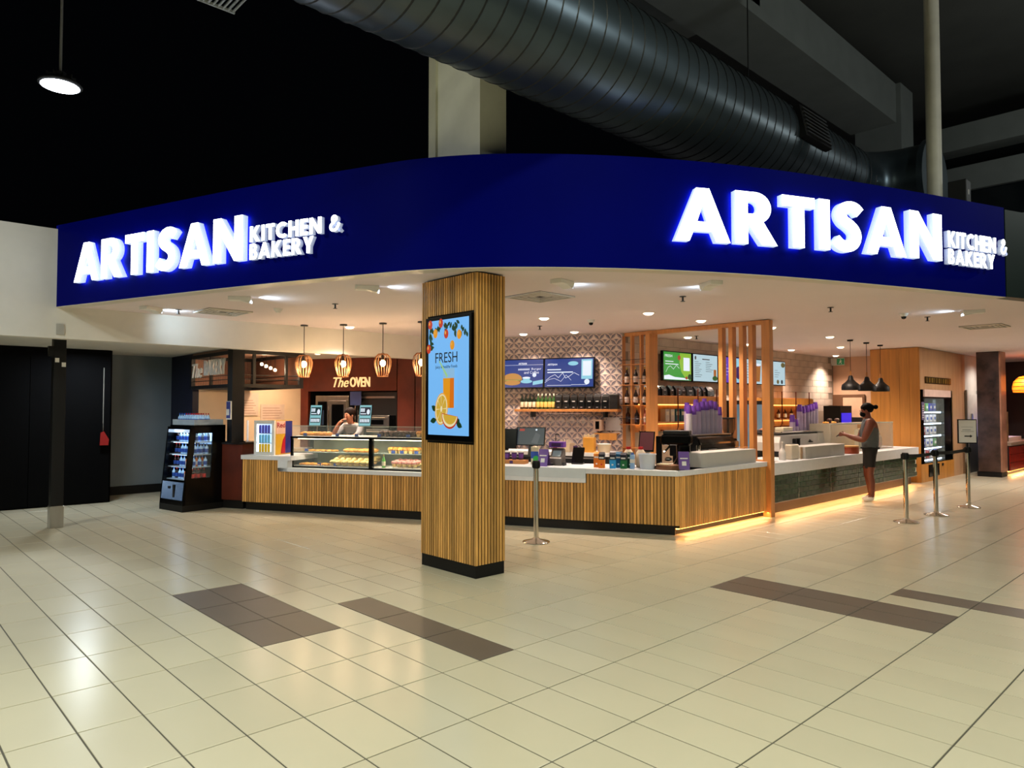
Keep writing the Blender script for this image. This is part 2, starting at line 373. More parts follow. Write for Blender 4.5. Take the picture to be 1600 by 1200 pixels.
# side wall with the menu screens, end wall, wood wall
GBRICK = mat('grey_brick_paint', (204, 188, 174), .75, var=.08, scale=5, bump=.15)
gw = struct(bpy.data.objects.new('wall_menu', None)); COL.objects.link(gw); gw.location = (-8.0, 10.2, 0)
MB().box(-.15, -.012, 0, 9.3, 0, 3).build('backing', mat('grey_mortar', (150, 138, 124), .8), gw)
bk = MB().box(0, .012, .004, .476, .004, .156).mesh('painted_brick', GBRICK)
bricks = []
for j in range(9):
    for i in range(20):
        y0 = i*.48+(.24 if j % 2 else 0)-.24
        if 0 <= y0 < 8.82: link('painted_brick', bk, gw, (-.012, y0, 3-.16*(j+1)))
MB().box(-.012, 0, 0, 9.3, 0, 1.56).build('lower_panel', mat('lower_wall_paint', (170, 152, 136), .6, var=.04), gw)
struct(MB().box(-8.15, -6.1, 19.42, 19.55, 0, 3).build('wall_end', mat('peach_wall_paint', (218, 176, 146), .6, var=.03)))
ww = struct(bpy.data.objects.new('wall_wood', None)); COL.objects.link(ww); ww.location = (0, 0, 0)
for k in range(5): MB().box(-6.27+k*.206, -6.27+(k+1)*.206-.004, 17.26, 17.28, .0, 2.99).build('wood_plank', OAKP, ww)
OAKL = mat('pale_oak_panel', (186, 146, 110), .45, var=.1, scale=3, stretch=(5, 5, .35), detail=5)
for k in range(13):
    y0 = 17.28+k*.262
    z0 = 2.06 if (y0+.262 > 17.52 and y0 < 19.42) else 0
    MB().box(-5.26, -5.24, y0, y0+.258, z0, 2.99).build('wood_plank', OAKL, ww)
    if z0: MB().box(-5.26, -5.24, y0, y0+.258, 0, .4).build('wood_plank', OAKP, ww)
MB().box(-6.27, -5.27, 17.281, 20.7, 2.07, 2.98).box(-6.27, -5.9, 17.281, 20.7, 0, 2.07).build('core', BLACK, ww)
struct(MB().box(-5.6, -5.25, 20.7, 22.6, 0, 3).build('wall_corridor', mat('corridor_paint', (178, 176, 170), .6)))
dr = thing('corridor_door', 'pale grey door with a long pull handle beside the stone column', 'door', (-5.24, 20.72, 0)); dr['kind'] = 'structure'
MB().box(-.02, .03, 0, 1.0, 0, 2.0).build('leaf', mat('pale_grey_door', (186, 186, 180), .5), dr)
MB().box(.03, .06, .3, .38, .95, 1.5).build('pull_handle', STEEL, dr); MB().box(-.02, .05, 1.0, 1.1, 0, 2.1).box(-.02, .05, -.08, 0, 0, 2.1).build('door_frame', mat('grey_frame', (150, 152, 148), .5), dr)
MB().box(.03, .034, .1, .9, 0, .9).build('kick_plate', mat('dark_grey_plate', (70, 70, 70), .5), dr)
# stone column and the neighbouring red counter
MARB = mat('dark_marble', (58, 42, 40), .25, var=.75, scale=3.2, detail=8)
sc_ = thing('stone_column', 'dark veined stone column to the left of the orange lamp', 'column', (0, 0, 0))
for k in range(3): MB().box(-4.82, -4.36, 20.0, 20.03, .12+k*.96, .12+(k+1)*.96-.004).build('stone_slab', MARB, sc_)
BRM = mat('lit_marble', (150, 104, 84), .3, var=.35, scale=4, detail=7)  # lit side of the column, the light mixed into the marble colour
for k in range(3): MB().box(-4.36, -4.33, 20.0, 20.5, .12+k*.96, .12+(k+1)*.96-.004).build('stone_slab', BRM, sc_)
MB().box(-4.82, -4.36, 20.03, 20.5, 0, 3.0).box(-4.84, -4.34, 19.98, 20.5, 0, .11).build('core', BLACK, sc_)
# hall upper right: roof deck, beams, concrete column, glazing bars
DECK = mat('roof_deck_grey', (80, 82, 80), .8, var=.12, scale=1); CONC = mat('dim_concrete', (124, 130, 128), .7, var=.07, scale=2)
struct(MB().box(-9, 9, 9, 34, 9.4, 9.5).build('ceiling_hall', DECK))
struct(MB().box(-6.6, -5.6, -2, 17.2, 8.1, 9.0).build('trim_1', CONC))
struct(MB().box(-9.0, -5.6, 10.2, 10.9, 8.3, 9.2).box(-5.6, 9, 10.2, 10.9, 8.5, 9.3).build('trim_2', CONC))
struct(MB().box(-6.5, -5.5, 17.2, 18.0, 3.1, 9.0).build('trim_3', CONC))
struct(MB().box(-5.5, 9, 19.6, 20.0, 6.9, 7.5).box(-5.5, 9, 19.5, 20.1, 7.9, 8.5).build('trim_4', CONC))
struct(MB().box(-9, 12, 24, 24.2, 3, 10).build('wall_hall', mat('hall_wall_dark', (30, 36, 40), .7)))
gz = struct(bpy.data.objects.new('window_1', None)); COL.objects.link(gz)
for x in (-5.3, -1.6): MB().box(x, x+.22, 19.6, 19.8, 3.1, 7.0).build('mullion', CONC, gz)
for z in (4.6, 6.0): MB().bar((-5.4, 19.7, z), (6, 19.7, z+.4), .16).build('transom', CONC, gz)
MB().box(-5.3, 6, 19.72, 19.74, 3.1, 6.9).build('pane', mat('night_glass', (20, 26, 30), .1), gz)
MB().bar((-5.2, 19.55, 5.9), (-1.8, 19.55, 3.4), .12).build('brace', CONC, gz)
# ================================================================== PILLAR, SIGNS, OVERHEAD
def batten(h, w=.0265, dpt=.010, m=None):
    c = .003
    q = MB(); pts = [(-w/2, dpt), (-w/2, c), (-w/2+c, 0), (w/2-c, 0), (w/2, c), (w/2, dpt)]
    q.prism(pts, 0, h); return q.mesh('batten', m or OAK)
pl = thing('timber_clad_pillar', 'square pillar clad in vertical oak battens carrying the juice poster screen', 'pillar', (-5.71, 4.655, 0))
x0, x1, y0, y1 = -.45, .45, -.195, .195
MB().box(x0+.02, x1-.02, y0+.02, y1-.02, .12, 2.99).build('backing', mat('black_backing', (14, 10, 8), .7), pl)
MB().box(x0+.01, x1-.01, y0+.01, y1-.01, 0, .125).build('kick_base', BLACK, pl)
b286 = batten(2.855)
nx = 24; pw = .9/nx
LO, HI = 1.30, 2.6                                # the screen interrupts the front battens
b_lo = batten(LO-.125-.01); b_hi = batten(2.98-HI-.01)
for k in range(nx):
    x = x0+pw*(k+.5)
    if -.33 < x < .43-.0: 
        link('batten', b_lo, pl, (x, y0, .125)); link('batten', b_hi, pl, (x, y0, HI+.01))
    else: link('batten', b286, pl, (x, y0, .125))
    link('batten', b286, pl, (x, y1, .125), PI)
for k in range(10):
    y = y0+.39/10*(k+.5)
    link('batten', b286, pl, (x1, y, .125), PI/2); link('batten', b286, pl, (x0, y, .125), -PI/2)
# poster screen
ps = thing('poster_screen', 'tall lit poster screen with orange juice on the timber pillar', 'screen', (-5.66, 4.455, 1.95))
hx, hz = .372, .635
MB().box(-hx, hx, -.03, .03, -hz, hz).build('frame', SHINY, ps, bevel=.004)
ix0, ix1, iz0, iz1 = -.325, .335, -.575, .6
disp = MB(); disp.add([(ix0, -.031, iz0), (ix1, -.031, iz0), (ix1, -.031, iz1), (ix0, -.031, iz1)], [(0, 1, 2, 3)])
disp = disp.build('display', scr('sky', (118, 186, 246), .95), ps)
art = MB(); LY = [-.0315]
def ap(pts, m): LY[0] -= .00025; art.add([(x, LY[0], z) for x, z in pts], [tuple(range(len(pts)))], m)
def ell(cx, cz, rx, rz, m, n=18, rot=0, a0=0, a1=360):
    pts = []
    for i in range(n+(a1 < 360)):
        t = R(a0+(a1-a0)*i/n); u, v = rx*math.cos(t), rz*math.sin(t); pts.append((cx+u*math.cos(rot)-v*math.sin(rot), cz+u*math.sin(rot)+v*math.cos(rot)))
    ap(pts, m)
def leaf(cx, cz, l, w, rot, m):
    pts = [(l*t, w*math.sin(PI*t)) for t in (0, .25, .5, .75, 1)]+[(l*t, -w*math.sin(PI*t)) for t in (.75, .5, .25)]
    ap([(cx+u*math.cos(rot)-v*math.sin(rot), cz+u*math.sin(rot)+v*math.cos(rot)) for u, v in pts], m)
random.seed(3)
for k in range(34):
    x = random.uniform(-.3, .3); z = iz1-random.uniform(.02, .1)-max(0, x)*.35*random.random()
    leaf(x, z, random.uniform(.05, .075), .017, random.uniform(-2.6, -.5), 0)
for k in range(10): leaf(random.uniform(-.31, -.27), iz1-random.uniform(.1, .3), .06, .016, random.uniform(-2, -.6)+.6, 0)
for (x, z, m) in [(-.28, .56, 2), (-.1, .565, 2), (-.19, .465, 1), (-.01, .45, 2), (.2, .43, 1), (.09, .33, 1), (-.3, .31, 2)]:
    ell(x, z, .036, .048, m); ell(x-.012, z+.012, .012, .018, 3)
# glass of juice, orange halves, leaves
ap([(-.05, -.30), (.125, -.30), (.13, .10), (-.06, .10)], 4); ap([(-.05, -.30), (.12, -.30), (.122, .0), (-.055, .0)], 1)
ap([(.05, -.30), (.12, -.30), (.122, .0), (.06, .0)], 5)
ap([(-.125, .175), (-.11, .18), (.02, .03), (.008, .0)], 6)
leaf(-.16, -.33, .1, .03, 2.6, 0); leaf(-.16, -.42, .11, .03, 3.3, 0); leaf(.16, -.45, .1, .03, -.4, 0); leaf(.16, -.4, .08, .03, -.9, 0)
ell(-.08, -.31, .105, .165, 3, rot=-.15); ell(-.08, -.31, .094, .152, 7, rot=-.15); ell(-.08, -.31, .082, .138, 8, rot=-.15); ell(-.08, -.31, .016, .03, 7, rot=-.15)
for k in range(8):
    a = k*PI/4; ap([(-.08, -.31), (-.08+.08*math.cos(a), -.31+.135*math.sin(a)), (-.08+.08*math.cos(a+.07), -.31+.135*math.sin(a+.07))], 7)
ell(.06, -.375, .13, .135, 2, a0=170, a1=370, n=14); ell(.06, -.37, .122, .12, 7, a0=175, a1=365, n=14); ell(.065, -.365, .108, .1, 8, a0=178, a1=362, n=14)
cols = [('leafgreen', (20, 60, 30)), ('orange', (244, 160, 20)), ('redfruit', (206, 60, 30)), ('peel', (248, 180, 70)), ('glassblue', (150, 200, 236)), ('deeporange', (232, 120, 10)), ('straw', (170, 220, 150)), ('pith', (250, 238, 190)), ('flesh', (222, 180, 60))]
art.build('artwork', [scr(n, c, .8) for n, c in cols], disp)
INK = mat('black_ink', (12, 14, 18), .5)
txt('FRESH', .105, INK, disp, (-.205, -.0312, .16), width=.36, ext=.0008)
txt('Juicy & healthy Foods', .04, INK, disp, (-.205, -.0312, .095), width=.36, ext=.0008)
# bare column above the fascia
struct(MB().box(-6.0, -5.22, 4.47, 4.82, 3.12, 9.0).build('trim_5', mat('pale_column_paint', (232, 230, 216), .6, var=.03)))
struct(MB().box(-6.02, -5.9, 4.44, 4.47, 3.12, 9.0).build('trim_6', mat('pale_column_edge', (206, 202, 180), .6, var=.03)))
# ---- spiral duct
DUCT = mat('dark_galvanised_duct', (74, 86, 94), .34, .75, var=.18, scale=1.3)
du = thing('spiral_duct', 'huge dark spiral ventilation duct crossing above the blue fascia', 'duct', (-4.275, 0, 4.95))
RD = .55
q = MB(); q.cyl((0, -1.5, 0), (0, 10.7, 0), RD, n=64, caps=False); q.build('duct_body', DUCT, du, True)
q = MB(); n = 48; turns = 68; path = []; step = 12.0/turns
vs = []; 
for i in range(turns*n+1):
    t = 2*PI*i/n; y = -1.4+step*i/n
    vs += [((RD-.002)*math.cos(t), y-.012, (RD-.002)*math.sin(t)), ((RD+.007)*math.cos(t), y, (RD+.007)*math.sin(t)), ((RD-.002)*math.cos(t), y+.012, (RD-.002)*math.sin(t))]
q.add(vs, [f for i in range(turns*n) for f in ((3*i, 3*i+1, 3*i+4, 3*i+3), (3*i+1, 3*i+2, 3*i+5, 3*i+4))]); q.build('spiral_seam', mat('dark_seam', (16, 20, 24), .5, .4), du, True)
q = MB(); q.tube([(0, 10.6, 0)]+[(.75-.75*math.cos(a), 10.7+.75*math.sin(a), 0) for a in [R(x) for x in range(0, 91, 10)]]+[(1.0, 11.45, 0)], RD, n=40); q.build('elbow', DUCT, du, True)
q = MB(); q.cyl((.98, 11.45, 0), (1.06, 11.45, 0), RD+.05, n=40); q.build('flange', DUCT, du, True)
gr = thing('duct_grille', 'black louvred grille set in the side of the duct', 'grille', (-4.275, 8.55, 4.95))
TG = Matrix.Rotation(R(-12), 4, 'Y')
MB().box(RD-.03, RD+.05, -.36, .36, -.2, .2, T=TG).build('frame', BLACK, gr)
for k in range(7): MB().box(RD+.04, RD+.075, -.33, .33, -.17+k*.052, -.15+k*.052, T=TG).build('louvre', mat('grey_louvre', (78, 80, 84), .4, .5), gr)
for (x, y) in [(-4.275, 2.6), (-4.275, 5.6), (-4.275, 8.0)]:
    tag(MB().cyl((x, y, 4.95+RD), (x, y, 9), .008, n=6).build('duct_hanger', BLACK), 'thin wire holding up the spiral duct', 'hanger', 'duct hanger wires')
# ---- hall high-bay lamp
hb = thing('high_bay_lamp', 'round lit high-bay lamp hanging in the dark at top left', 'lamp', (-11.54, 2.1, 6.18))
q = MB(); q.lathe([(.25, 0), (.275, .01), (.275, .03), (.22, .07), (.1, .1), (.07, .2), (.0, .2)], 24); q.build('housing', mat('lamp_grey', (90, 90, 92), .4, .5), hb, True)
q = MB(); q.lathe([(.0, -.004), (.24, -.004), (.24, .004), (0, .004)], 24); q.build('lens', mat('lamp_lens', (255, 255, 255), .4, emit=14, ecol=(235, 244, 255)), hb)
MB().cyl((0, 0, .2), (0, 0, 3.2), .018, n=8).build('stem', mat('lamp_stem', (150, 148, 146), .4), hb)
for k in range(10):
    a = 2*PI*k/10; MB().box(.08, .19, -.004, .004, .08, .15, T=Matrix.Rotation(a, 4, 'Z')).build('cooling_fin', MATS['lamp_grey'], hb)
tr = thing('ceiling_louvre', 'pale slatted louvre hanging in the dark at the top edge', 'louvre', (-9.1, 3.67, 7.35), R(0))
for k in range(9): MB().box(-1.0, .42, -.3+k*.07, -.275+k*.07, 0, .02).build('slat', mat('louvre_white', (200, 205, 205), .5), tr)
for x in (-1.0, -.3, .4): MB().box(x, x+.03, -.31, .3, -.01, .03).build('frame_bar', MATS['louvre_white'], tr)
# ---- white hanger pipe and the black camera on top of the fascia
pp = thing('white_pipe', 'thick white vertical pipe rising from the right end of the fascia', 'pipe', (-2.75, 9.75, 4.0))
MB().cyl((0, 0, 0), (0, 0, 6), .085, n=16).build('tube', mat('dull_white_pipe', (190, 186, 172), .5), pp, True); MB().cyl((0, 0, .02), (0, 0, .1), .11, n=16).build('collar', CONC, pp, True)
wc = thing('roof_speaker', 'small black speaker standing on the fascia beside the white pipe', 'speaker', (-2.55, 10.0, 4.07))
MB().box(-.1, .1, -.1, .1, .1, .38).build('cabinet', BLACK, wc, bevel=.01); MB().box(-.02, .02, -.02, .02, 0, .1).build('bracket', STEEL, wc); MB().box(.1, .105, -.02, .0, .2, .26).build('badge', WHITEP, wc)

# ---- illuminated letters
def stroke(pts, w, n=5):
    C_ = catmull(pts, n); L_, R_ = [], []
    for i, p in enumerate(C_):
        d = (C_[min(i+1, len(C_)-1)]-C_[max(i-1, 0)]).normalized(); nn = Vector((-d.y, d.x)); L_.append(p+nn*w/2); R_.append(p-nn*w/2)
    return [tuple(p) for p in L_]+[tuple(p) for p in reversed(R_)]
def arc(cx, cy, r, a0, a1, n=10, ry=None): return [(cx+r*math.cos(R(a0+(a1-a0)*i/n)), cy+(ry or r)*math.sin(R(a0+(a1-a0)*i/n))) for i in range(n+1)]
GL = {
 'A': ([[(0, 0), (.37, 1), (.60, 1), (.97, 0), (.72, 0), (.65, .19), (.32, .19), (.25, 0)], [(.385, .37), (.585, .37), (.485, .69)]], .97),
 'R': ([[(0, 0), (0, 1), (.36, 1)]+arc(.38, .7, .3, 90, -60, 12)+[(.80, 0), (.50, 0), (.245, .385), (.235, .385), (.235, 0)], [(.235, .82), (.235, .58)]+arc(.32, .7, .12, -90, 90, 8)], .8),
 'T': ([[(0, 1), (.68, 1), (.68, .79), (.46, .79), (.46, 0), (.22, 0), (.22, .79), (0, .79)]], .68),
 'I': ([[(0, 0), (0, 1), (.24, 1), (.24, 0)]], .24),
 'S': ([stroke([(.60, .80), (.50, .885), (.36, .9), (.22, .84), (.175, .72), (.24, .61), (.37, .53), (.48, .43), (.51, .3), (.45, .17), (.31, .1), (.16, .12), (.04, .22)], .23)], .66),
 'N': ([[(0, 0), (0, 1), (.24, 1), (.62, .42), (.62, 1), (.86, 1), (.86, 0), (.62, 0), (.24, .58), (.24, 0)]], .86),
 'K': ([[(0, 0), (0, 1), (.24, 1), (.24, .60), (.50, 1), (.80, 1), (.45, .53), (.83, 0), (.52, 0), (.24, .42), (.24, 0)]], .83),
 'C': ([arc(.5, .5, .5, 48, 312, 20)+arc(.5, .5, .27, 305, 55, 16)], .84),
 'H': ([[(0, 0), (0, 1), (.24, 1), (.24, .61), (.53, .61), (.53, 1), (.77, 1), (.77, 0), (.53, 0), (.53, .4), (.24, .4), (.24, 0)]], .77),
 'E': ([[(0, 0), (0, 1), (.56, 1), (.56, .8), (.24, .8), (.24, .61), (.54, .61), (.54, .4), (.24, .4), (.24, .2), (.56, .2), (.56, 0)]], .56),
 'B': ([[(0, 0), (0, 1), (.34, 1)]+arc(.36, .75, .25, 90, -62, 9)+arc(.38, .28, .28, 60, -90, 10)+[], [(.235, .82), (.235, .61)]+arc(.3, .715, .105, -90, 90, 6), [(.235, .42), (.235, .18)]+arc(.32, .3, .12, -90, 90, 6)], .66),
 'Y': ([[(.27, 0), (.27, .41), (0, 1), (.28, 1), (.4, .66), (.52, 1), (.8, 1), (.52, .41), (.52, 0)]], .8),
 '&': ([stroke([(.78, .0), (.60, .20), (.40, .45), (.24, .66), (.25, .84), (.38, .91), (.50, .83), (.48, .68), (.36, .57)], .17, 4), stroke([(.36, .55), (.2, .46), (.11, .3), (.16, .14), (.34, .08), (.5, .14), (.62, .3), (.70, .5)], .17, 4)], .82)}
LETF = mat('lit_letter_face', (250, 252, 255), .4, emit=5.0, ecol=(240, 246, 255), var=.02)
LETS = mat('lit_letter_return', (225, 238, 250), .4, emit=.8, ecol=(206, 226, 255), var=.02)
LETB = mat('letter_back_glow', (225, 238, 250), .4, emit=9.0, ecol=(150, 190, 255), var=.02)
LETD = mat('white_letter_return', (226, 232, 244), .4, emit=.35, ecol=(200, 215, 255), var=.02)
def glyph(ch, h, w, depth, mats):
    cons, gw_ = GL[ch]; kx = w/gw_
    groups = [[c] for c in cons] if ch == '&' else [cons]
    me_all = None; bm = bmesh.new()
    for g in groups:
        cu = bpy.data.curves.new('g', 'CURVE'); cu.dimensions = '2D'; cu.fill_mode = 'BOTH'; cu.extrude = depth/2
        for c in g:
            sp = cu.splines.new('POLY'); sp.points.add(len(c)-1); sp.use_cyclic_u = True
            for i, (x, y) in enumerate(c): sp.points[i].co = (x*kx, y*h, 0, 1)
        o = bpy.data.objects.new('g', cu); COL.objects.link(o); dg = bpy.context.evaluated_depsgraph_get()
        me = bpy.data.meshes.new_from_object(o.evaluated_get(dg)); bpy.data.objects.remove(o); bm.from_mesh(me)
    for v in bm.verts: v.co = (v.co.x, -v.co.z, v.co.y)
    bmesh.ops.remove_doubles(bm, verts=bm.verts, dist=1e-5); bmesh.ops.recalc_face_normals(bm, faces=bm.faces)
    me = bpy.data.meshes.new('letter'); bm.to_mesh(me); bm.free()
    me.materials.clear()
    for m in mats: me.materials.append(m)
    for p in me.polygons: p.material_index = (0 if p.center.y < 0 else 2) if abs(p.normal.y) > .9 else 1
    return me
def word(root, s, s0, s1, z, h, depth, gap, off, mats, dz=0):
    ws = [(.32 if c == ' ' else GL[c][1]) for c in s]; tot = sum(ws)*h+gap*(len(s)-1); k = (s1-s0)/tot; at = s0; n = len(s)
    for i, c in enumerate(s):
        w = ws[i]*h*k
        if c != ' ':
            p, a = on_curve(at+w/2); nrm = Vector((math.sin(a), -math.cos(a)))
            me = glyph(c, h, w, depth, mats); o = link('letter', me, root); o.rotation_euler = (0, 0, a)
            q = p+nrm*(off+depth/2)-Vector((math.cos(a), math.sin(a)))*w/2
            o.location = (q.x, q.y, z+dz*(i/n))
        at += w+gap*k
sg = thing('shop_sign', 'lit white ARTISAN KITCHEN & BAKERY letters on the left half of the blue fascia', 'sign', (0, 0, 0))
word(sg, 'ARTISAN', .63, 3.65, 3.245, .49, .07, .045, .03, [LETF, LETS, LETB]); word(sg, 'KITCHEN &', 3.73, 4.94, 3.43, .17, .05, .018, .03, [LETF, LETD, LETD]); word(sg, 'BAKERY', 3.73, 4.6, 3.24, .17, .05, .018, .03, [LETF, LETD, LETD])
sg2 = thing('shop_sign', 'lit white ARTISAN KITCHEN & BAKERY letters on the right half of the blue fascia', 'sign', (0, 0, 0))
word(sg2, 'ARTISAN', 8.25, 11.70, 3.255, .52, .07, .045, .03, [LETF, LETS, LETB], .045); word(sg2, 'KITCHEN &', 11.83, 12.9, 3.47, .185, .05, .018, .03, [LETF, LETD, LETD]); word(sg2, 'BAKERY', 11.83, 12.66, 3.28, .17, .05, .018, .03, [LETF, LETD, LETD])

# ---- ceiling fittings of the shop
DLM = mat('downlight_glow', (255, 244, 225), .4, emit=9, ecol=(255, 226, 190)); DLM.cycles.emission_sampling = 'NONE'
dl = thing('downlight', 'round glowing downlight recessed in the shop ceiling', 'downlight', (0, 0, 3.0), 0, 'round ceiling downlights')
q = MB(); q.lathe([(.07, -.004), (.095, -.008), (.1, -.001), (.07, -.001)], 20); q.build('trim_ring', WHITE, dl, True)
q = MB(); q.lathe([(0, -.032), (.04, -.028), (.064, -.016), (.072, -.003)], 20); q.build('lens', DLM, dl, True)
for i, (x, y) in enumerate(DOWN):
    if i == 0: dl.location = (x, y, 3.0)
    else: clone(dl, (x, y, 3.0))
for (x, y) in [(-11.92, 6.3), (-11.3, 6.75)]:
    clone(dl, (x, y, 2.66), label='round downlight in the low ceiling before the oven wall', group='low ceiling downlights'); spot('downlight_beam', (x, y, 2.60), 150, WARM, 130, .9, size=.05)
COOL = (.62, .84, 1)
FLW = mat('flood_lens', (235, 245, 255), .4, emit=4, ecol=(215, 236, 255)); FLW.cycles.emission_sampling = 'NONE'
def flood(x, y, lab, p=8, ang=0):
    o = thing('flood_light', lab, 'flood light', (x, y, 3.0), ang)
    MB().box(-.13, .13, -.07, .07, -.045, 0).build('case', WHITEP, o, bevel=.006); q = MB(); q.slab([(-.02, -.04), (.11, -.075), (.13, -.045), (0, -.01)], -.06, .06); q.build('head', WHITEP, o)
    MB().box(.125, .135, -.05, .05, -.07, -.045).build('lens', FLW, o)
    if p: spot('flood_beam', (x+.2*math.cos(ang), y+.2*math.sin(ang), 2.93), p, COOL, 150, 1, target=(x+2*math.cos(ang), y+2*math.sin(ang), 2.75), size=.03)
flood(-10.2, 2.95, 'white flood light on the shop ceiling nearest the white bulkhead', 22, R(115)); flood(-8.53, 3.47, 'white flood light behind the fascia above the ceiling vent at left', 14, R(60))
flood(-6.8, 4.18, 'white flood light on the ceiling just left of the pillar', 7, R(60)); flood(-5.08, 5.5, 'white flood light on the ceiling just right of the pillar', 7, R(100))
flood(-4.06, 6.74, 'white flood light on the ceiling below the first lit A of the right sign', 6, R(150)); flood(-2.76, 11.35, 'white flood light on the ceiling below the end of the right sign', 9, R(205))
VW = mat('vent_white', (206, 200, 190), .5); VD = mat('vent_dark_gap', (40, 38, 36), .7)
def vent(x, y, lab, r=.3):
    o = thing('ceiling_vent', lab, 'vent', (x, y, 3.0))
    MB().box(-r, r, -r, r, -.004, 0).build('backing', VD, o)
    for k in range(4):
        a = r*(1-.23*k); b = a-.035; q = MB()
        for (p0, p1, p2, p3) in [(-a, a, -a, -b), (-a, a, b, a), (-a, -b, -b, b), (b, a, -b, b)]: q.box(p0, p1, p2, p3, -.018+.003*k, -.004)
        q.build('louvre_ring', VW, o)
vent(-10.0, 3.83, 'square ceiling vent near the white bulkhead'); vent(-6.0, 6.1, 'square ceiling vent just right of the pillar'); vent(-3.17, 13.7, 'square ceiling vent above the queue posts')
def detector(x, y, lab, dome=False):
    o = thing('ceiling_camera' if dome else 'smoke_detector', lab, 'camera' if dome else 'detector', (x, y, 3.0)); q = MB()
    q.lathe([(0, -.05), (.03, -.05), (.05, -.03), (.06, 0)], 16); q.build('body', WHITEP, o, True); q = MB(); q.lathe([(0, -.085 if dome else -.06), (.028, -.075 if dome else -.058), (.035, -.045)], 14); q.build('dome' if dome else 'sensor', SHINY if dome else WHITEP, o, True)
detector(-9.17, 4.25, 'white smoke detector on the ceiling left of the pillar'); detector(-7.07, 8.3, 'white dome camera on the ceiling before the patterned wall', True); detector(-3.53, 11.0, 'white dome camera on the ceiling under the right sign', True); detector(-6.7, 12.6, 'white smoke detector on the ceiling behind the post screen')
sp_ = thing('sprinkler', 'small metal sprinkler head hanging from the shop ceiling', 'sprinkler', (-8.25, 4.6, 3.0), 0, 'ceiling sprinklers')
q = MB(); q.cyl((0, 0, 0), (0, 0, -.06), .012, n=8).cyl((0, 0, -.002), (0, 0, -.008), .04, n=12); q.build('stem', DARK, sp_); q = MB(); q.cyl((0, 0, -.06), (0, 0, -.065), .028, n=12); q.build('deflector', DARK, sp_)
sp_['label'] = 'small sprinkler head on the ceiling above the pastry case pendants'
for (x, y, w_) in [(-4.81, 7.35, 'below the first lit A of the right sign'), (-3.98, 9.6, 'below the lit S of the right sign'), (-8.17, 8.3, 'before the patterned wall'), (-3.42, 11.66, 'above the queue posts'), (-10.2, 3.3, 'by the white bulkhead'), (-7.3, 11.6, 'above the green menu screen')]: clone(sp_, (x, y, 3.0), label='small sprinkler head on the ceiling '+w_)
# ================================================================== COUNTERS
KICK = mat('black_kickboard', (10, 10, 11), .4)
fc = thing('front_counter', 'long oak batten counter facing the hall behind the pillar', 'counter', (CX, CY, 0), FA)
LOW, HIL, HIR = .64, .815, .765                    # undersides of the tops
MB().box(-6.93, -.05, .06, .75, 0, .13).build('kickboard', KICK, fc)
MB().box(-6.95, -.02, .022, .75, .13, LOW).box(-6.95, -6.25, .022, .75, LOW, HIL).box(-1.22, -.02, .022, .75, LOW, HIR).build('carcass', mat('carcass_black', (20, 14, 10), .7), fc)
bl, bh, br = batten(LOW-.13, .0365), batten(HIL-.13, .0365), batten(HIR-.13, .0365)
n = 155; pw = 6.96/n
for k in range(n):
    s = pw*(k+.5); link('batten', br if s < 1.22 else (bl if s < 6.25 else bh), fc, (-s, 0, .13))
MB().box(-.02, .012, .004, .03, .13, .765).build('corner_batten', OAK, fc)
MB().box(-6.98, -6.0, -.02, .78, HIL, .885).box(-6.25, -6.06, -.02, .1, .64, .815).build('raised_top', STONE, fc, bevel=.004)
MB().box(-6.25, -1.22, -.02, .8, LOW, .70).build('low_top', STONE, fc, bevel=.004)
MB().box(-2.9, -1.22, -.021, .1, .70, .835).box(-2.9, -1.22, .1, .8, .775, .835).build('till_upstand', mat('pale_grey_panel', (206, 214, 222), .35, var=.03), fc, bevel=.003)
q = MB(); q.prism([(-1.22, -.02), (-.01, -.02), (.3, .6), (-.1, .8), (-1.22, .8)], HIR, .835)
q.build('right_top', STONE, fc, bevel=.004)
# rust end wall of the counter at the bakery side
rp = thing('rust_end_cabinet', 'low rust brown cabinet at the left end of the oak counter', 'cabinet', tuple(F(7.25, .03)), FA)
MB().box(-.25, .26, 0, .6, .14, 1.05).build('body', RUST, rp, bevel=.004); MB().box(-.3, .26, .03, .6, 0, .14).build('kickboard', KICK, rp); MB().box(-.26, .27, -.01, .61, 1.05, 1.08).build('top', mat('dark_stone_top', (36, 32, 32), .3), rp)
MB().box(-.9, -.27, .0, .6, 0, 1.04).build('dark_side', BLACK, rp)
# side counter toward +y, facing the hall (local x along +y, local y back = -x)
rc = thing('side_counter', 'oak batten side counter with a white box top lit from below', 'counter', (-5.226, 7.86, 0), QT)
MB().box(.05, 2.5, .1, .7, 0, .09).build('kickboard', KICK, rc)
MB().box(.02, 2.55, .022, .7, .09, .765).build('carcass', MATS['carcass_black'], rc)
br2 = batten(.675, .0365)
for k in range(55): link('batten', br2, rc, (.02+.0458*(k+.5), 0, .09))
MB().box(.0, 2.58, -.02, .8, .765, .835).build('top', STONE, rc, bevel=.004)
MB().box(.62, 2.12, .05, .36, .835, 1.035).build('white_box', mat('grey_white_box', (196, 194, 190), .4, var=.02), rc, bevel=.004)
LED = mat('warm_led_strip', (255, 200, 130), .4, emit=14, ecol=(255, 160, 74))
def ledstrip(root, a, b, y=.04, z=.085): MB().box(a, b, y, y+.03, z-.01, z).build('led_strip', LED, root)
ledstrip(rc, .03, 2.55)
area('led_glow', (-5.2, 9.15, .075), 6, (1, .56, .24), 2.4, 175, (-5.19, 9.15, 0), .03).rotation_euler = (0, 0, QT)
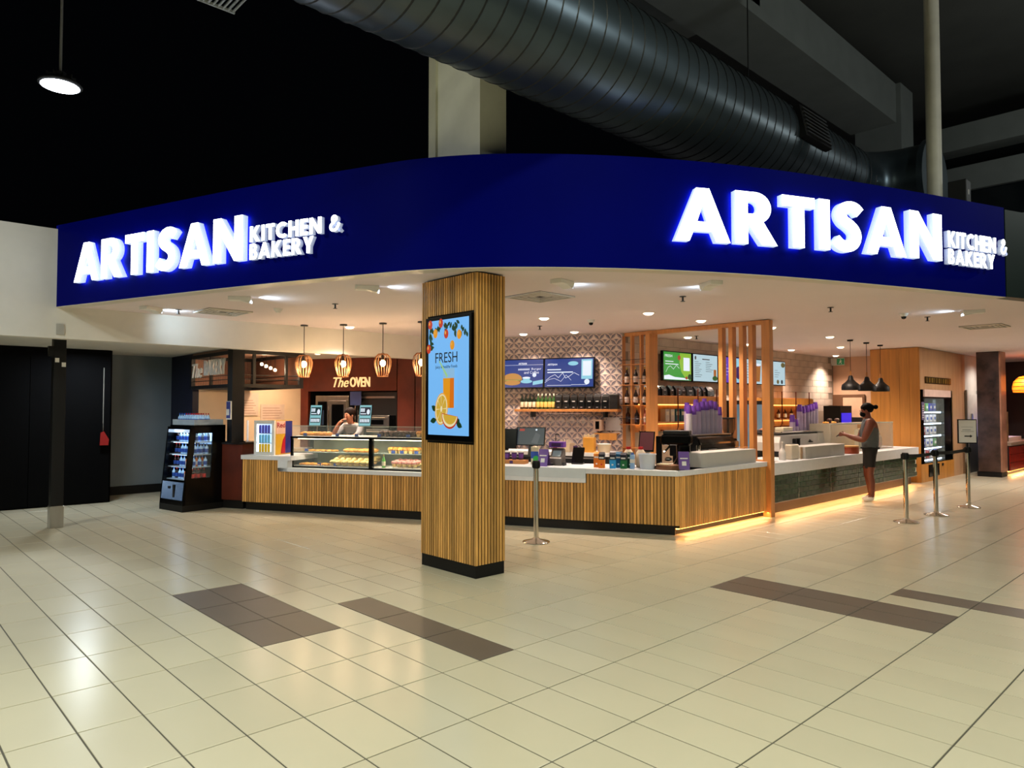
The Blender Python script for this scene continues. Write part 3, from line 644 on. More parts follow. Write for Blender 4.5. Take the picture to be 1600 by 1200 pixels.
# green tiled counter
gc = thing('green_tile_counter', 'white topped counter faced in small dark green tiles', 'counter', (-5.226, 10.34, 0), QT)
GL_ = 6.58
MB().box(0, GL_, .12, .7, 0, .19).build('kickboard', mat('bronze_kickboard', (62, 48, 38), .35, .4), gc); MB().box(0, GL_, .014, .7, .19, .62).build('carcass', mat('pale_grout', (214, 218, 204), .7), gc)
GT = mat('green_glazed_tile', (10, 46, 22), .16, var=.2, rnd=.4, scale=5)
gt = MB().box(.005, .195, 0, .016, .005, .079).mesh('green_tile', GT)
gth = MB().box(.004, .096, 0, .016, .004, .080).mesh('green_tile', GT)
for j in range(5):
    for i in range(34):
        x = i*.2-(.1 if j % 2 else 0)
        if x < 0: link('green_tile', gth, gc, (0, 0, .193+j*.084)); continue
        if x+.2 <= GL_+.05: link('green_tile', gt, gc, (x, 0, .193+j*.084))
for x in (.93, 2.17, 3.4, 4.65, 5.9): MB().box(x-.006, x+.006, -.004, .012, .19, .615).build('metal_trim', STEEL, gc)
MB().box(0, GL_, -.004, .02, .178, .192).build('metal_trim', STEEL, gc)
MB().box(0, GL_+.05, -.03, .8, .615, .80).build('top', STONE, gc, bevel=.004)
MB().box(1.3, 2.9, .05, .35, .80, 1.0).build('white_box', MATS['grey_white_box'], gc, bevel=.004)
MB().box(.0, .5, .12, .4, .80, .802).build('tray', STEEL, gc)
ledstrip(gc, .0, GL_, .07, .17)
area('led_glow', (-5.21, 13.7, .15), 17, (1, .56, .24), 6.2, 175, (-5.2, 13.7, 0), .03).rotation_euler = (0, 0, QT)
# ---- timber post screen between the two service areas
pf = thing('timber_post_screen', 'open oak frame with slim upright posts dividing the counter', 'screen', (0, 10.25, 0))
MB().box(-5.28, -5.15, -.06, .06, 0, 2.99).build('end_post', OAKF, pf, bevel=.004)
for k, x in enumerate((-5.46, -5.62, -5.80, -5.98)): MB().box(x-.035, x+.035, -.06, .06, .83, 2.93).build('upright', OAKF, pf, bevel=.003)
MB().box(-7.9, -5.28, -.06, .06, 2.93, 2.995).build('head_beam', OAKF, pf, bevel=.004)
MB().box(-5.75, -5.28, -.06, .06, .835, .855).build('sill', OAKF, pf)
# bottle rack
bx0, bx1 = -7.93, -7.28
br_ = thing('bottle_rack', 'tall narrow oak rack with three bays of wine bottles', 'rack', (0, 10.18, 0))
for x in (bx0, bx0+.2, bx0+.4): MB().box(x, x+.035, -.04, .04, .83, 2.93).build('upright', OAKF, br_)
MB().box(bx0+.59, bx0+.67, -.12, .12, .83, 2.93).build('upright', OAKF, br_)
for z in (1.36, 1.70, 2.06, 2.42, .95): MB().box(bx0, bx1, -.1, .1, z-.01, z).build('shelf', OAKF, br_)
for z in (1.46, 1.80, 2.16, 2.5): MB().cyl((bx0, -.1, z), (bx1, -.1, z), .005, n=6).build('guard_rod', DARK, br_)
# ---- bottles (shared)
def bottle(name, lab, cat, h, r, body, lc, cap, group, neck=.35):
    o = thing(name, lab, cat, (0, 0, 0), 0, group); q = MB(); nb = h*(1-neck)
    q.lathe([(r*.9, 0), (r, .01), (r, nb*.88), (r*.8, nb), (r*.34, nb+h*.1), (r*.3, h*.97), (0, h*.97)], 12); q.build('glass', body, o, True)
    q = MB(); q.lathe([(r*1.015, nb*.2), (r*1.02, nb*.205), (r*1.02, nb*.72), (r*1.015, nb*.725)], 12); q.build('paper_label', lc, o, True)
    q = MB(); q.lathe([(r*.35, h*.86), (r*.36, h), (0, h)], 10); q.build('cap', cap, o, True)
    return o
BG = mat('dark_green_bottle', (14, 24, 16), .12); BR = mat('dark_red_bottle', (28, 8, 10), .12); BA = mat('amber_bottle', (70, 26, 8), .12); BGG = mat('green_bottle', (40, 70, 34), .12); BRO = mat('rose_bottle', (170, 100, 90), .12)
LCR = mat('cream_label', (226, 214, 184), .5); LWH = mat('white_red_label', (220, 200, 190), .5); LYE = mat('yellow_label', (224, 196, 110), .5); LDK = mat('dark_label', (40, 30, 46), .5)
GOLDC = mat('gold_cap', (206, 170, 90), .3, .6); BLKC = mat('black_cap', (14, 14, 14), .4); REDC = mat('red_cap', (150, 24, 24), .4)
wb = bottle('wine_bottle', 'red wine bottle with white label on the upper rack shelf', 'bottle', .31, .04, BR, LWH, GOLDC, 'rack bottles, upper shelf')
SIDE3 = ('left', 'centre', 'right')
for i in range(3):
    o = clone(wb, (0, 0, 0)) if i else wb; o.location = (bx0+.115+.195*i, 10.15, 2.06); o['label'] = 'red wine bottle in the %s bay of the upper rack shelf' % SIDE3[i]
    clone(wb, (bx0+.115+.195*i, 10.15, 1.70), label='red wine bottle in the %s bay of the middle rack shelf' % SIDE3[i], group='rack bottles, middle shelf')
for i, (b_, l_, c_, lab) in enumerate([(BA, LDK, BLKC, 'amber bottle on the lower left of the bottle rack'), (BR, LDK, GOLDC, 'dark round-labelled bottle in the centre of the lower rack shelf'), (BRO, LWH, LCR, 'pale pink bottle on the lower right of the bottle rack')]):
    o = bottle('liquor_bottle', lab, 'bottle', .29, .042, b_, l_, c_, None); o.location = (bx0+.115+.195*i, 10.18, 1.36)
# ---- wall shelf with bottles and coffee bags
sh = thing('wall_shelf', 'thin oak shelf on the patterned wall below the blue screens', 'shelf', tuple(T(0, 0, 1.58)), TA)
MB().box(-2.0, -.02, -.26, 0, 0, .045).build('board', OAKF, sh, bevel=.003)
for x in (-1.7, -.3): MB().box(x, x+.03, -.2, 0, -.1, 0).build('bracket', DARK, sh)
b1 = bottle('wine_bottle', 'dark wine bottle with cream label on the wall shelf', 'bottle', .29, .037, BG, LCR, BLKC, 'dark bottles on the wall shelf'); b2 = bottle('wine_bottle', 'green wine bottle with yellow label on the wall shelf', 'bottle', .29, .037, BGG, LYE, mat('white_cap', (226, 216, 196), .5), 'green bottles on the wall shelf')
for k in range(4): (clone(b1, (0, 0, 0)) if k else b1).location = T(1.90-.082*k, -.13, 1.625)
for k in range(5): (clone(b2, (0, 0, 0)) if k else b2).location = T(1.57-.077*k, -.13, 1.625)
for o in [x for x in COL.objects if x.name.startswith('wine_bottle') and 'wall shelf' in x.get('label', '')]: o.rotation_euler = (0, 0, TA)
FOIL = mat('black_foil', (5, 5, 6), .28, var=.3, scale=14, bump=.4); TAGW = mat('silver_print', (190, 190, 196), .4)
def bag(lab, grp, w=.125, h=.27, d=.08):
    o = thing('coffee_bag', lab, 'bag', (0, 0, 0), 0, grp); q = MB()
    vs = []; prof = [(0, 1, 1), (.02, 1.03, 1.05), (.6, 1.0, .95), (.82, .97, .5), (.95, .95, .12), (1, .93, .06)]
    for (z, a, b) in prof: vs += [(-w/2*a, -d/2*b, z*h), (w/2*a, -d/2*b, z*h), (w/2*a, d/2*b, z*h), (-w/2*a, d/2*b, z*h)]
    fs = [(4*j+i, 4*j+(i+1) % 4, 4*j+4+(i+1) % 4, 4*j+4+i) for j in range(len(prof)-1) for i in range(4)]+[(3, 2, 1, 0), (20, 21, 22, 23)]
    q.add(vs, fs); q.build('pouch', FOIL, o, bevel=.006)
    MB().box(-w*.22, w*.22, -d*.53, -d*.50, h*.5, h*.56).build('print', TAGW, o); MB().box(-w*.15, w*.15, -d*.54, -d*.51, h*.12, h*.15).build('print', TAGW, o)
    return o
cb = bag('black foil coffee bag in the row on the patterned wall shelf', 'coffee bags on the wall shelf')
ORD = ('first', 'second', 'third', 'fourth', 'fifth', 'sixth', 'seventh')
for k in range(7): o = clone(cb, (0, 0, 0)) if k else cb; o['label'] = '%s black coffee bag from the left on the patterned wall shelf' % ORD[k]; o.location = T(1.16-.148*k, -.13, 1.625); o.rotation_euler = (0, 0, TA)
can = thing('black_canister', 'tall black canister at the right end of the wall shelf', 'canister', tuple(T(.11, -.13, 1.625)), TA)
MB().box(-.075, .075, -.07, .07, 0, .25).build('body', DARK, can, bevel=.008); MB().box(-.08, .08, -.075, .075, .25, .275).build('lid', mat('grey_lid', (130, 130, 130), .35, .5), can, bevel=.004)
# ---- blue promotional screens on the patterned wall
BLUE = scr('royal_blue', (14, 62, 150), .75); DBL = scr('deep_blue', (8, 32, 96), .6); WH = scr('white', (235, 244, 255), .95); CY_ = scr('cyan', (150, 220, 240), .85)
def screen(name, lab, loc, rz, w, h, bg, tilt=0, depth=.06, bez=.02):
    o = thing(name, lab, 'screen', loc, rz); o.rotation_euler = (tilt, 0, rz)
    MB().box(-w/2, w/2, -depth, 0, -h/2, h/2).build('frame', SHINY, o, bevel=.004); MB().box(-w/6, w/6, 0, .05, -h/6, h/6).build('bracket', DARK, o)
    d = MB(); d.add([(-w/2+bez, -depth-.001, -h/2+bez), (w/2-bez, -depth-.001, -h/2+bez), (w/2-bez, -depth-.001, h/2-bez), (-w/2+bez, -depth-.001, h/2-bez)], [(0, 1, 2, 3)])
    return o, d.build('display', bg, o), -depth-.001
class Art:
    def __init__(s, disp, y, mats): s.q = MB(); s.y = y; s.d = disp; s.m = mats
    def poly(s, pts, m): s.y -= .0003; s.q.add([(x, s.y, z) for x, z in pts], [tuple(range(len(pts)))], m); return s
    def rect(s, a, b, c, d, m): return s.poly([(a, c), (b, c), (b, d), (a, d)], m)
    def ell(s, cx, cz, rx, rz, m, n=16): return s.poly([(cx+rx*math.cos(2*PI*i/n), cz+rz*math.sin(2*PI*i/n)) for i in range(n)], m)
    def line(s, pts, w, m):
        for (a, b) in zip(pts[:-1], pts[1:]):
            d = Vector((b[0]-a[0], b[1]-a[1])).normalized()*w/2; s.poly([(a[0]-d.y, a[1]+d.x), (b[0]-d.y, b[1]+d.x), (b[0]+d.y, b[1]-d.x), (a[0]+d.y, a[1]-d.x)], m)
        return s
    def done(s): return s.q.build('artwork', s.m, s.d)
WINK = scr('ink_white', (240, 246, 255), 1.0)
o, d, y = screen('promo_screen', 'blue screen with burger and coffee advert left on the patterned wall', tuple(T(1.98, -.06, 2.29)), TA, 1.04, .56, BLUE, R(-4))
a = Art(d, y, [WH, scr('bun', (214, 150, 70), .8), scr('patty', (150, 60, 30), .7), CY_, DBL, scr('salad', (190, 200, 90), .7)])
a.rect(-.5, .5, .16, .165, 0); a.ell(-.12, -.1, .2, .11, 1, 20); a.rect(-.31, .06, -.16, -.11, 2); a.rect(-.3, .05, -.13, -.115, 5); a.ell(-.12, -.17, .17, .05, 1); a.ell(.17, -.15, .12, .035, 3); a.poly([(.09, -.08), (.25, -.08), (.22, -.16), (.12, -.16)], 3); a.ell(.17, -.08, .08, .02, 0); a.poly([(.3, -.22), (.5, -.19), (.505, -.12), (.305, -.15)], 3); a.ell(.33, -.03, .04, .04, 0)
for k in range(8): a.rect(.0+.03*k, .018+.03*k, .062, .095, 0)
a.done()
txt('Burger', .05, WINK, d, (.27, y-.003, .055), width=.2, ext=.0005); txt('and Coffee', .05, WINK, d, (.12, y-.003, -.005), width=.3, ext=.0005); txt('ARTISAN', .035, WINK, d, (.0, y-.003, .17), width=.17, ext=.0005, bold=.02)
o, d, y = screen('promo_screen', 'blue screen with a pale square panel right on the patterned wall', tuple(T(.97, -.06, 2.29)), TA, .98, .56, BLUE, R(-4))
a = Art(d, y, [WH, CY_, DBL]); a.rect(.24, .45, -.12, .24, 1); a.rect(.265, .425, -.06, .21, 0); a.ell(.08, .17, .1, .04, 1)
a.line([(-.45, -.14), (-.36, -.07), (-.27, -.03), (-.2, -.09), (-.12, -.0), (-.06, -.1), (.02, -.06), (.1, -.0), (.2, -.05)], .008, 0); a.line([(-.47, -.18), (-.38, -.12), (-.28, -.1), (-.15, -.16), (-.05, -.04), (.05, -.14)], .006, 0); a.rect(-.42, .05, -.235, -.228, 0); a.rect(.05, .35, -.225, -.218, 0); a.ell(.35, -.17, .05, .05, 0); a.rect(-.42, -.15, .05, .07, 0); a.rect(-.42, .08, .0, .02, 0); a.done()
txt('ARTISAN', .035, WINK, d, (-.42, y-.003, .14), width=.19, ext=.0005, bold=.02)
# ---- menu screens on the side wall
def menu(lab, y0, y1, bg): return screen('menu_screen', lab, (-7.93, (y0+y1)/2, 2.46), QT, y1-y0-.02, .58, bg)
GREEN = scr('green', (30, 158, 40), .8); PALE = scr('pale_cyan', (196, 226, 236), .8); VIO = scr('violet', (90, 60, 200), .8); MINK = mat('grey_ink', (60, 70, 80), .5)
o, d, y = menu('green menu screen headed FRESH at the left end of the menu row', 11.33, 12.33, GREEN); a = Art(d, y, [WH, scr('lime', (150, 200, 50), .8), scr('leafdark', (20, 70, 30), .6), scr('tomato', (190, 50, 30), .7)])
a.poly([(.08, .26), (.47, .26), (.47, -.26), (.3, -.26), (.12, -.1), (.06, .08)], 1); a.rect(.2, .42, -.08, .18, 0); a.poly([(-.46, -.26), (.45, -.26), (.2, -.22), (-.1, -.21), (-.3, -.17), (-.46, -.19)], 0); a.ell(.05, .17, .05, .05, 3); a.ell(.42, -.2, .07, .06, 2); a.ell(.3, -.22, .04, .03, 3); a.line([(-.4, -.12), (-.33, -.03), (-.25, .0), (-.15, -.06), (-.05, .02), (.05, -.04)], .008, 0); a.rect(-.42, -.15, .08, .095, 0); a.rect(-.42, .02, .03, .045, 0); a.done()
txt('FRESH', .05, WINK, d, (-.43, y-.003, .17), width=.24, ext=.0005)
def textlines(a, x0, x1, z0, n, dz, m, step=1):
    for k in range(n): a.rect(x0, x0+(x1-x0)*(.5+.5*((k*37) % 10)/10), z0-k*dz, z0-k*dz+.008, m)
o, d, y = menu('pale menu screen with drink lists second from the left', 12.35, 13.32, PALE); a = Art(d, y, [WH, scr('grey_text', (70, 80, 90), .3), scr('juice', (190, 110, 40), .7), scr('herb', (60, 110, 40), .6)])
textlines(a, -.4, -.12, .12, 9, .038, 1); textlines(a, .0, .3, .12, 6, .038, 1); a.rect(-.13, .15, .17, .19, 1); a.rect(.3, .4, -.2, -.02, 2); a.ell(.35, -.2, .1, .05, 3); a.ell(-.38, .2, .03, .04, 1); a.done()
o, d, y = menu('violet menu screen with a cup picture, third from the left', 13.36, 14.34, VIO); a = Art(d, y, [WH, CY_, scr('plum', (60, 30, 110), .6)]); a.poly([(.1, -.26), (.46, -.26), (.46, .26), (.22, .26)], 1); a.ell(.3, -.05, .12, .14, 2); textlines(a, -.4, .05, .1, 4, .07, 0); a.done()
o, d, y = menu('white menu screen with an iced coffee picture, fourth from the left', 14.36, 15.34, PALE); a = Art(d, y, [WH, scr('grey_text', (70, 80, 90), .3), scr('icedcoffee', (190, 120, 60), .7)]); textlines(a, -.4, -.1, .16, 6, .06, 1); a.poly([(.02, .16), (.3, .16), (.25, -.22), (.08, -.22)], 2); a.ell(.16, .16, .14, .03, 0); a.done()
o, d, y = menu('pale menu screen with leaf corners at the right end of the menu row', 15.37, 16.36, PALE); a = Art(d, y, [WH, scr('grey_text', (70, 80, 90), .3), scr('olive', (120, 110, 60), .6)]); textlines(a, -.05, .25, .06, 4, .05, 1); a.ell(.36, .2, .1, .06, 2); a.ell(-.38, .2, .08, .05, 2); a.ell(.1, -.2, .06, .05, 2); a.ell(.3, -.2, .05, .05, 1); a.ell(-.35, -.2, .06, .04, 2); a.done()
# shelves under the menu screens
SHG = mat('shelf_glow', (255, 200, 120), .5, emit=3.2, ecol=(255, 190, 100)); SHG.cycles.emission_sampling = 'NONE'
for (ya, yb, lab) in [(10.45, 13.0, 'oak wall cabinet with lit open shelves behind the black coffee machine'), (14.6, 17.2, 'oak wall cabinet with lit open shelves behind the white coffee machine')]:
    o = thing('wall_cabinet', lab, 'cabinet', (-7.98, ya, 0), QT); L_ = yb-ya
    MB().box(0, L_, -.4, 0, 1.72, 1.86).build('hood', OAKP, o); MB().box(0, L_, -.34, 0, 1.36, 1.39).build('shelf', OAKF, o); MB().box(0, L_, -.02, 0, 1.2, 1.72).build('back_panel', OAKF, o); MB().box(.02, L_-.02, -.06, -.03, 1.70, 1.718).build('light_strip', SHG, o); MB().box(.02, L_-.02, -.06, -.03, 1.34, 1.358).build('light_strip', SHG, o)
    MB().box(0, L_, -.36, 0, 1.86, 1.875).build('top', OAKF, o)
    for k in range(4):
        x = .25+k*(L_-.5)/3; q = MB(); q.tube([(x, -.41, 2.02), (x, -.41, 1.3), (x, -.38, 1.22), (x, -.02, 1.22)], .012, n=6); q.build('hanger_pipe', mat('copper_pipe', (96, 40, 24), .35, .6), o)
cb2 = bag('black foil coffee bag heaped on top of the oak wall cabinet', 'coffee bags on the wall cabinet', .2, .2, .14)
for k in range(10): o = clone(cb2, (0, 0, 0)) if k else cb2; o.location = (-7.76+random.uniform(-.03, .03), 10.62+.235*k, 1.875); o.rotation_euler = (0, 0, QT+random.uniform(-.3, .3))
bc = [((150, 30, 24), 'red'), ((60, 66, 70), 'grey'), ((196, 188, 176), 'cream'), ((206, 200, 190), 'ivory'), ((30, 96, 110), 'teal'), ((34, 84, 100), 'blue-green'), ((160, 34, 30), 'crimson')]
for k, (c, nm) in enumerate(bc):
    o = thing('tea_tin', nm+' box standing on the lit shelf behind the cup stacks', 'box', (-7.8, 10.75+.17*k+(.2 if k > 1 else 0), 1.39), QT)
    MB().box(-.065, .065, -.06, .06, 0, .24).build('carton', mat('tin_'+nm, c, .4), o, bevel=.004); MB().box(-.04, .04, -.063, -.06, .12, .19).build('print', LCR, o)
for k in range(6):
    o = bottle('syrup_bottle', 'brown syrup bottle on the shelf behind the white coffee machine', 'bottle', .26, .04, BA, LCR, GOLDC, 'syrup bottles') if k == 0 else clone(sy, (0, 0, 0))
    if k == 0: sy = o
    o.location = (-7.78, 14.8+.33*k, 1.39)
# ================================================================== LEFT SIDE THINGS
po = thing('black_post', 'slim black post with a steel foot under the white bulkhead', 'post', (-11.51, 2.15, 0))
MB().box(-.075, .075, -.075, .075, .3, 2.66).build('shaft', BLACK, po, bevel=.006); MB().box(-.082, .082, -.082, .082, 0, .3).build('steel_foot', STEEL, po, bevel=.004)
for (a_, z) in ((-.06, 2.28), (.02, 2.22)): MB().box(.0751, .077, a_, a_+.05, z, z+.06).build('sticker', WHITEP, po)
MB().box(.02, .1, -.14, -.075, 2.36, 2.5).build('sensor', BLACK, po)
# drinks merchandiser fridge
fr = thing('drinks_fridge', 'sloping black open drinks fridge with a glazed side beside the oak counter', 'fridge', (-12.1, 3.84, 0), R(10))
W2 = .36; MB().box(-W2, W2, .0, .72, 0, .1).build('plinth', BLACK, fr)
sd = [(0, .1), (.12, 1.32), (.18, 1.36), (.72, 1.36), (.72, .1)]
q = MB(); q.side(sd, -W2, -W2+.03); q.build('side_panel', SHINY, fr)
win = [(.14, .52), (.205, 1.24), (.50, 1.24), (.47, .52)]
q = MB(); X = W2
o_ = sd; vs = [(X, p[0], p[1]) for p in o_]+[(X, p[0], p[1]) for p in win]+[(X-.03, p[0], p[1]) for p in o_]+[(X-.03, p[0], p[1]) for p in win]
q.add(vs, [(0, 5, 8, 4), (0, 1, 6, 5), (1, 2, 6), (2, 3, 7, 6), (3, 4, 8, 7), (9, 13, 17, 14), (9, 14, 15, 10), (10, 15, 11), (11, 15, 16, 12), (12, 16, 17, 13)]+[(i, (i+1) % 5, 9+(i+1) % 5, 9+i) for i in range(5)]+[(5+i, 5+(i+1) % 4, 14+(i+1) % 4, 14+i) for i in range(4)]); q.build('side_panel', SHINY, fr)
q = MB(); q.add([(X-.015, p[0], p[1]) for p in win], [(0, 1, 2, 3)]); q.build('side_glass', GLASS, fr)
MB().box(-W2, W2, .68, .72, .1, 1.36).build('rear_shell', SHINY, fr); MB().box(-W2+.031, W2-.031, .66, .68, .1, 1.33).build('back_panel', mat('lit_fridge_back', (190, 215, 240), .5, emit=.9, ecol=(150, 200, 255)), fr); MB().box(-W2, W2, .16, .72, 1.34, 1.37).box(-W2, W2, .12, .2, 1.27, 1.345).build('top_hood', SHINY, fr)
q = MB(); q.add([(-W2+.03, .008, .18), (W2-.03, .008, .18), (W2-.03, .036, .46), (-W2+.03, .036, .46)], [(0, 1, 2, 3)]); q.build('front_panel', mat('glowing_white_panel', (186, 208, 236), .4, emit=.5, ecol=(160, 200, 255)), fr)  # white panel, its brightness put in as a bluish glow
MB().box(-.1, -.05, .0, .025, .35, .39).box(.05, .09, .0, .03, .22, .42).build('control', DARK, fr)
q = MB(); q.side([(0, .1), (.008, .18), (.036, .46), (.05, .47), (.05, .1)], -W2, W2); q.build('front_base', SHINY, fr)
q = MB(); q.add([(-W2+.03, .115, 1.25), (W2-.03, .115, 1.25), (W2-.03, .122, 1.32), (-W2+.03, .122, 1.32)], [(0, 1, 2, 3)]); q.build('header_strip', mat('lit_header', (190, 210, 240), .4, emit=.5), fr)
LEDW = mat('fridge_led', (230, 244, 255), .4, emit=7, ecol=(205, 230, 255))
for k, z in enumerate((.5, .70, .90, 1.10)):
    MB().box(-W2+.03, W2-.03, .06+.1*(z-.1), .66, z-.015, z).build('shelf', mat('fridge_shelf', (170, 190, 210), .3, .3), fr); MB().box(-W2+.04, W2-.04, .1+.1*(z-.1), .12+.1*(z-.1), z-.022, z-.015).build('shelf_light', LEDW, fr)
area('fridge_light', (-12.15, 4.15, 1.31), 5, (.72, .86, 1), .5, 170, (-12.15, 4.2, 0))
WAT = mat('water_bottle', (170, 205, 235), .1, var=.1, spec=.6, emit=.12, ecol=(150, 200, 250)); CBL = mat('blue_cap', (40, 90, 190), .4); CRE = mat('bright_red_cap', (190, 20, 26), .4)
ORJ = mat('orange_drink', (230, 110, 20), .3); COL_ = mat('cola_drink', (40, 14, 12), .15); LBL = mat('blue_label', (40, 80, 170), .4); LRD = mat('red_label', (200, 30, 30), .4)
def pet(lab, grp, body, lc, cap, h=.17, r=.028, name='drink_bottle'): 
    return bottle(name, lab, 'bottle', h, r, body, lc, cap, grp, .32)
RZf = R(10)
def fl_(x, y, z): return Vector((-12.1, 3.84, 0)) + Matrix.Rotation(RZf, 3, 'Z') @ Vector((x, y, z))
kinds = [pet('clear water bottle with blue label in the drinks fridge', 'water bottles in the drinks fridge', WAT, LBL, CBL), pet('dark bottle with blue label in the drinks fridge', 'dark drinks in the drinks fridge', COL_, LBL, CRE), pet('orange drink bottle in the drinks fridge', 'orange drinks in the drinks fridge', ORJ, LWH, CBL), pet('cola bottle with red label in the drinks fridge', 'cola bottles in the drinks fridge', COL_, LRD, CRE)]
pattern = [[1, 0, 0, 0, 0, 0, 0], [1, 1, 0, 0, 0, 0, 0], [1, 1, 0, 0, 2, 2, 0], [0, 1, 0, 0, 2, 3, 3]]
used = set()
for k, z in enumerate((1.10, .90, .70, .5)):
    for i in range(7):
        for j in range(3):
            if j and i < 5: continue
            kk = pattern[k][i]; kk = 3 if (kk == 0 and k == 3 and j) else kk
            p = fl_(-.29+.095*i, .16+.1*(z-.1)+.1*j, z)
            if kk in used: clone(kinds[kk], p, RZf)
            else: kinds[kk].location = p; kinds[kk].rotation_euler = (0, 0, RZf); used.add(kk)
tb = thing('bottle_tray', 'clear plastic tray of bottles on top of the drinks fridge', 'tray', tuple(fl_(0, .45, 1.37)), RZf)
MB().box(-.34, .34, -.26, .24, 0, .012).box(-.34, .34, -.26, -.25, 0, .09).box(-.34, .34, .23, .24, 0, .09).box(-.34, -.33, -.26, .24, 0, .09).box(.33, .34, -.26, .24, 0, .09).build('tray', mat('clear_tray', (190, 200, 205), .15, alpha=.5), tb)
tw_ = pet('small water bottle with red cap in the tray on the drinks fridge', 'red capped bottles on the fridge', WAT, LBL, CRE, .18, .027); tw2 = pet('small water bottle with blue cap in the tray on the drinks fridge', 'blue capped bottles on the fridge', WAT, LBL, CBL, .18, .027)
fr1 = fr2 = True
for i in range(9):
    for j in range(3):
        p = fl_(-.28+.07*i, .28+.09*j, 1.382)
        if i < 3: (clone(tw2, p) if not fr2 else tw2).location = p; fr2 = False
        else: (clone(tw_, p) if not fr1 else tw_).location = p; fr1 = False
# mesh canopy with the bakery name
MBR = mat('dark_bronze_steel', (18, 16, 18), .45, .3)
ca = thing('mesh_canopy', 'dark steel box canopy with wire infill over the bakery corner', 'canopy', (0, 0, 0))
X0, X1, Y0, Y1, Z0, Z1 = -13.67, -11.65, 4.69, 5.83, 2.02, 2.58
def fb(a, b, w=.06): MB().bar(a, b, w).build('frame_bar', MBR, ca)
for (x, y) in ((X0, Y0), (X1, Y1), (X0, Y1)): fb((x, y, Z0-.03), (x, y, Z1+.03), .07)
for z in (Z0, Z1):
    fb((X0, Y0, z), (X1, Y0, z)); fb((X0, Y1, z), (X1, Y1, z)); fb((X0, Y0, z), (X0, Y1, z)); fb((X1, Y0, z), (X1, Y1, z))
for (a, b) in (((X1-1.1, Y0, Z0), (X1-1.1, Y0, Z1)), ((X1, Y0+.3, Z0), (X1, Y0+.3, Z1)), ((X1, Y1-.27, Z0), (X1, Y1-.27, Z1))): fb(a, b, .045)
for z in (2.13, 2.20): fb((X0, Y0, z), (X1, Y0, z), .012); fb((X1, Y0, z), (X1, Y1, z), .012); fb((X0, Y1, z+.02), (X1, Y1, z+.02), .012)
MB().box(X0, X1, Y0, Y1, Z1+.03, Z1+.07).build('roof_sheet', mat('canopy_lining', (150, 112, 92), .6), ca)
wq = MB(); wire = mat('copper_wire', (120, 80, 62), .4, .4)
for i in range(100): x = X0+(X1-X0)*i/100; wq.bar((x, Y1, Z0), (x, Y1, Z1), .007)
for i in range(60): y = Y0+(Y1-Y0)*i/60; wq.bar((X0, y, Z0), (X0, y, Z1), .007)
w = wq.build('wire_infill', wire, ca); w['kind'] = 'stuff'
MB().box(X0+.02, X1-.02, Y1+.02, Y1+.035, Z0, Z1).box(X0-.035, X0-.02, Y0, Y1, Z0, Z1).build('back_sheet', mat('pink_brown_sheet', (206, 160, 138), .6, var=.15, scale=30), ca)
bs = thing('bakery_sign', 'grey BAKERY letters with script The on the mesh canopy', 'sign', (0, Y0-.05, 0)); LG = mat('grey_sign_letters', (235, 238, 242), .5)
txt('BAKERY', .27, LG, bs, (-12.9, 0, 2.22), width=.95, ext=.03, bold=.012); txt('The', .26, LG, bs, (-13.52, 0, 2.19), width=.5, ext=.02, shear=.35)
bc_ = thing('bulb_cluster', 'cluster of four small glowing bulbs inside the mesh canopy', 'lamp', (-12.2, 5.5, 2.58))
for k in range(4): MB().cyl((.05*k-.08, .06*k-.1, 0), (.05*k-.08, .06*k-.1, -.12-.035*k), .004, n=6).build('cord', DARK, bc_); q = MB(); q.ball((.05*k-.08, .06*k-.1, -.15-.035*k), .028); q.build('bulb', mat('warm_bulb', (255, 240, 210), .3, emit=16, ecol=(255, 214, 150)), bc_, True)
cp = thing('canopy_post', 'thick black square post holding up the mesh canopy corner', 'post', (X1, Y0, 0)); MB().box(-.1, .1, -.1, .1, 1.1, 2.66).build('shaft', BLACK, cp); MB().box(-.12, .12, -.12, .12, 1.081, 1.1).build('base', BLACK, cp)
nt_ = thing('paper_notice', 'blue and white notice fixed to the canopy post', 'notice', (X1+.02, Y0-.115, 1.46)); MB().box(-.1, .08, -.01, .01, 0, .3).build('board', WHITEP, nt_); MB().box(-.09, .07, -.012, -.009, .17, .29).box(-.09, .07, -.012, -.009, .02, .07).box(.03, .07, -.012, -.009, .07, .17).build('print', mat('blue_print', (50, 60, 140), .5), nt_)
PAP = mat('wall_paper_sheet', (214, 188, 170), .6); PAPL = mat('red_brown_ink', (150, 100, 84), .6)
for (y0, y1, z0, z1, lab) in [(5.65, 6.0, 1.5, 1.95, 'framed cream notice on the bakery wall beside the canopy post'), (6.05, 6.55, 1.35, 1.72, 'wide paper chart taped to the cream bakery wall')]:
    o = thing('wall_notice', lab, 'notice', (-13.79, y0, z0)); MB().box(0, .01, 0, y1-y0, 0, z1-z0).build('sheet', PAP, o)
    for k in range(6): MB().box(.0101, .012, .04, y1-y0-.05-.03*(k % 3), .04+k*.05, .048+k*.05).build('print_line', PAPL, o)
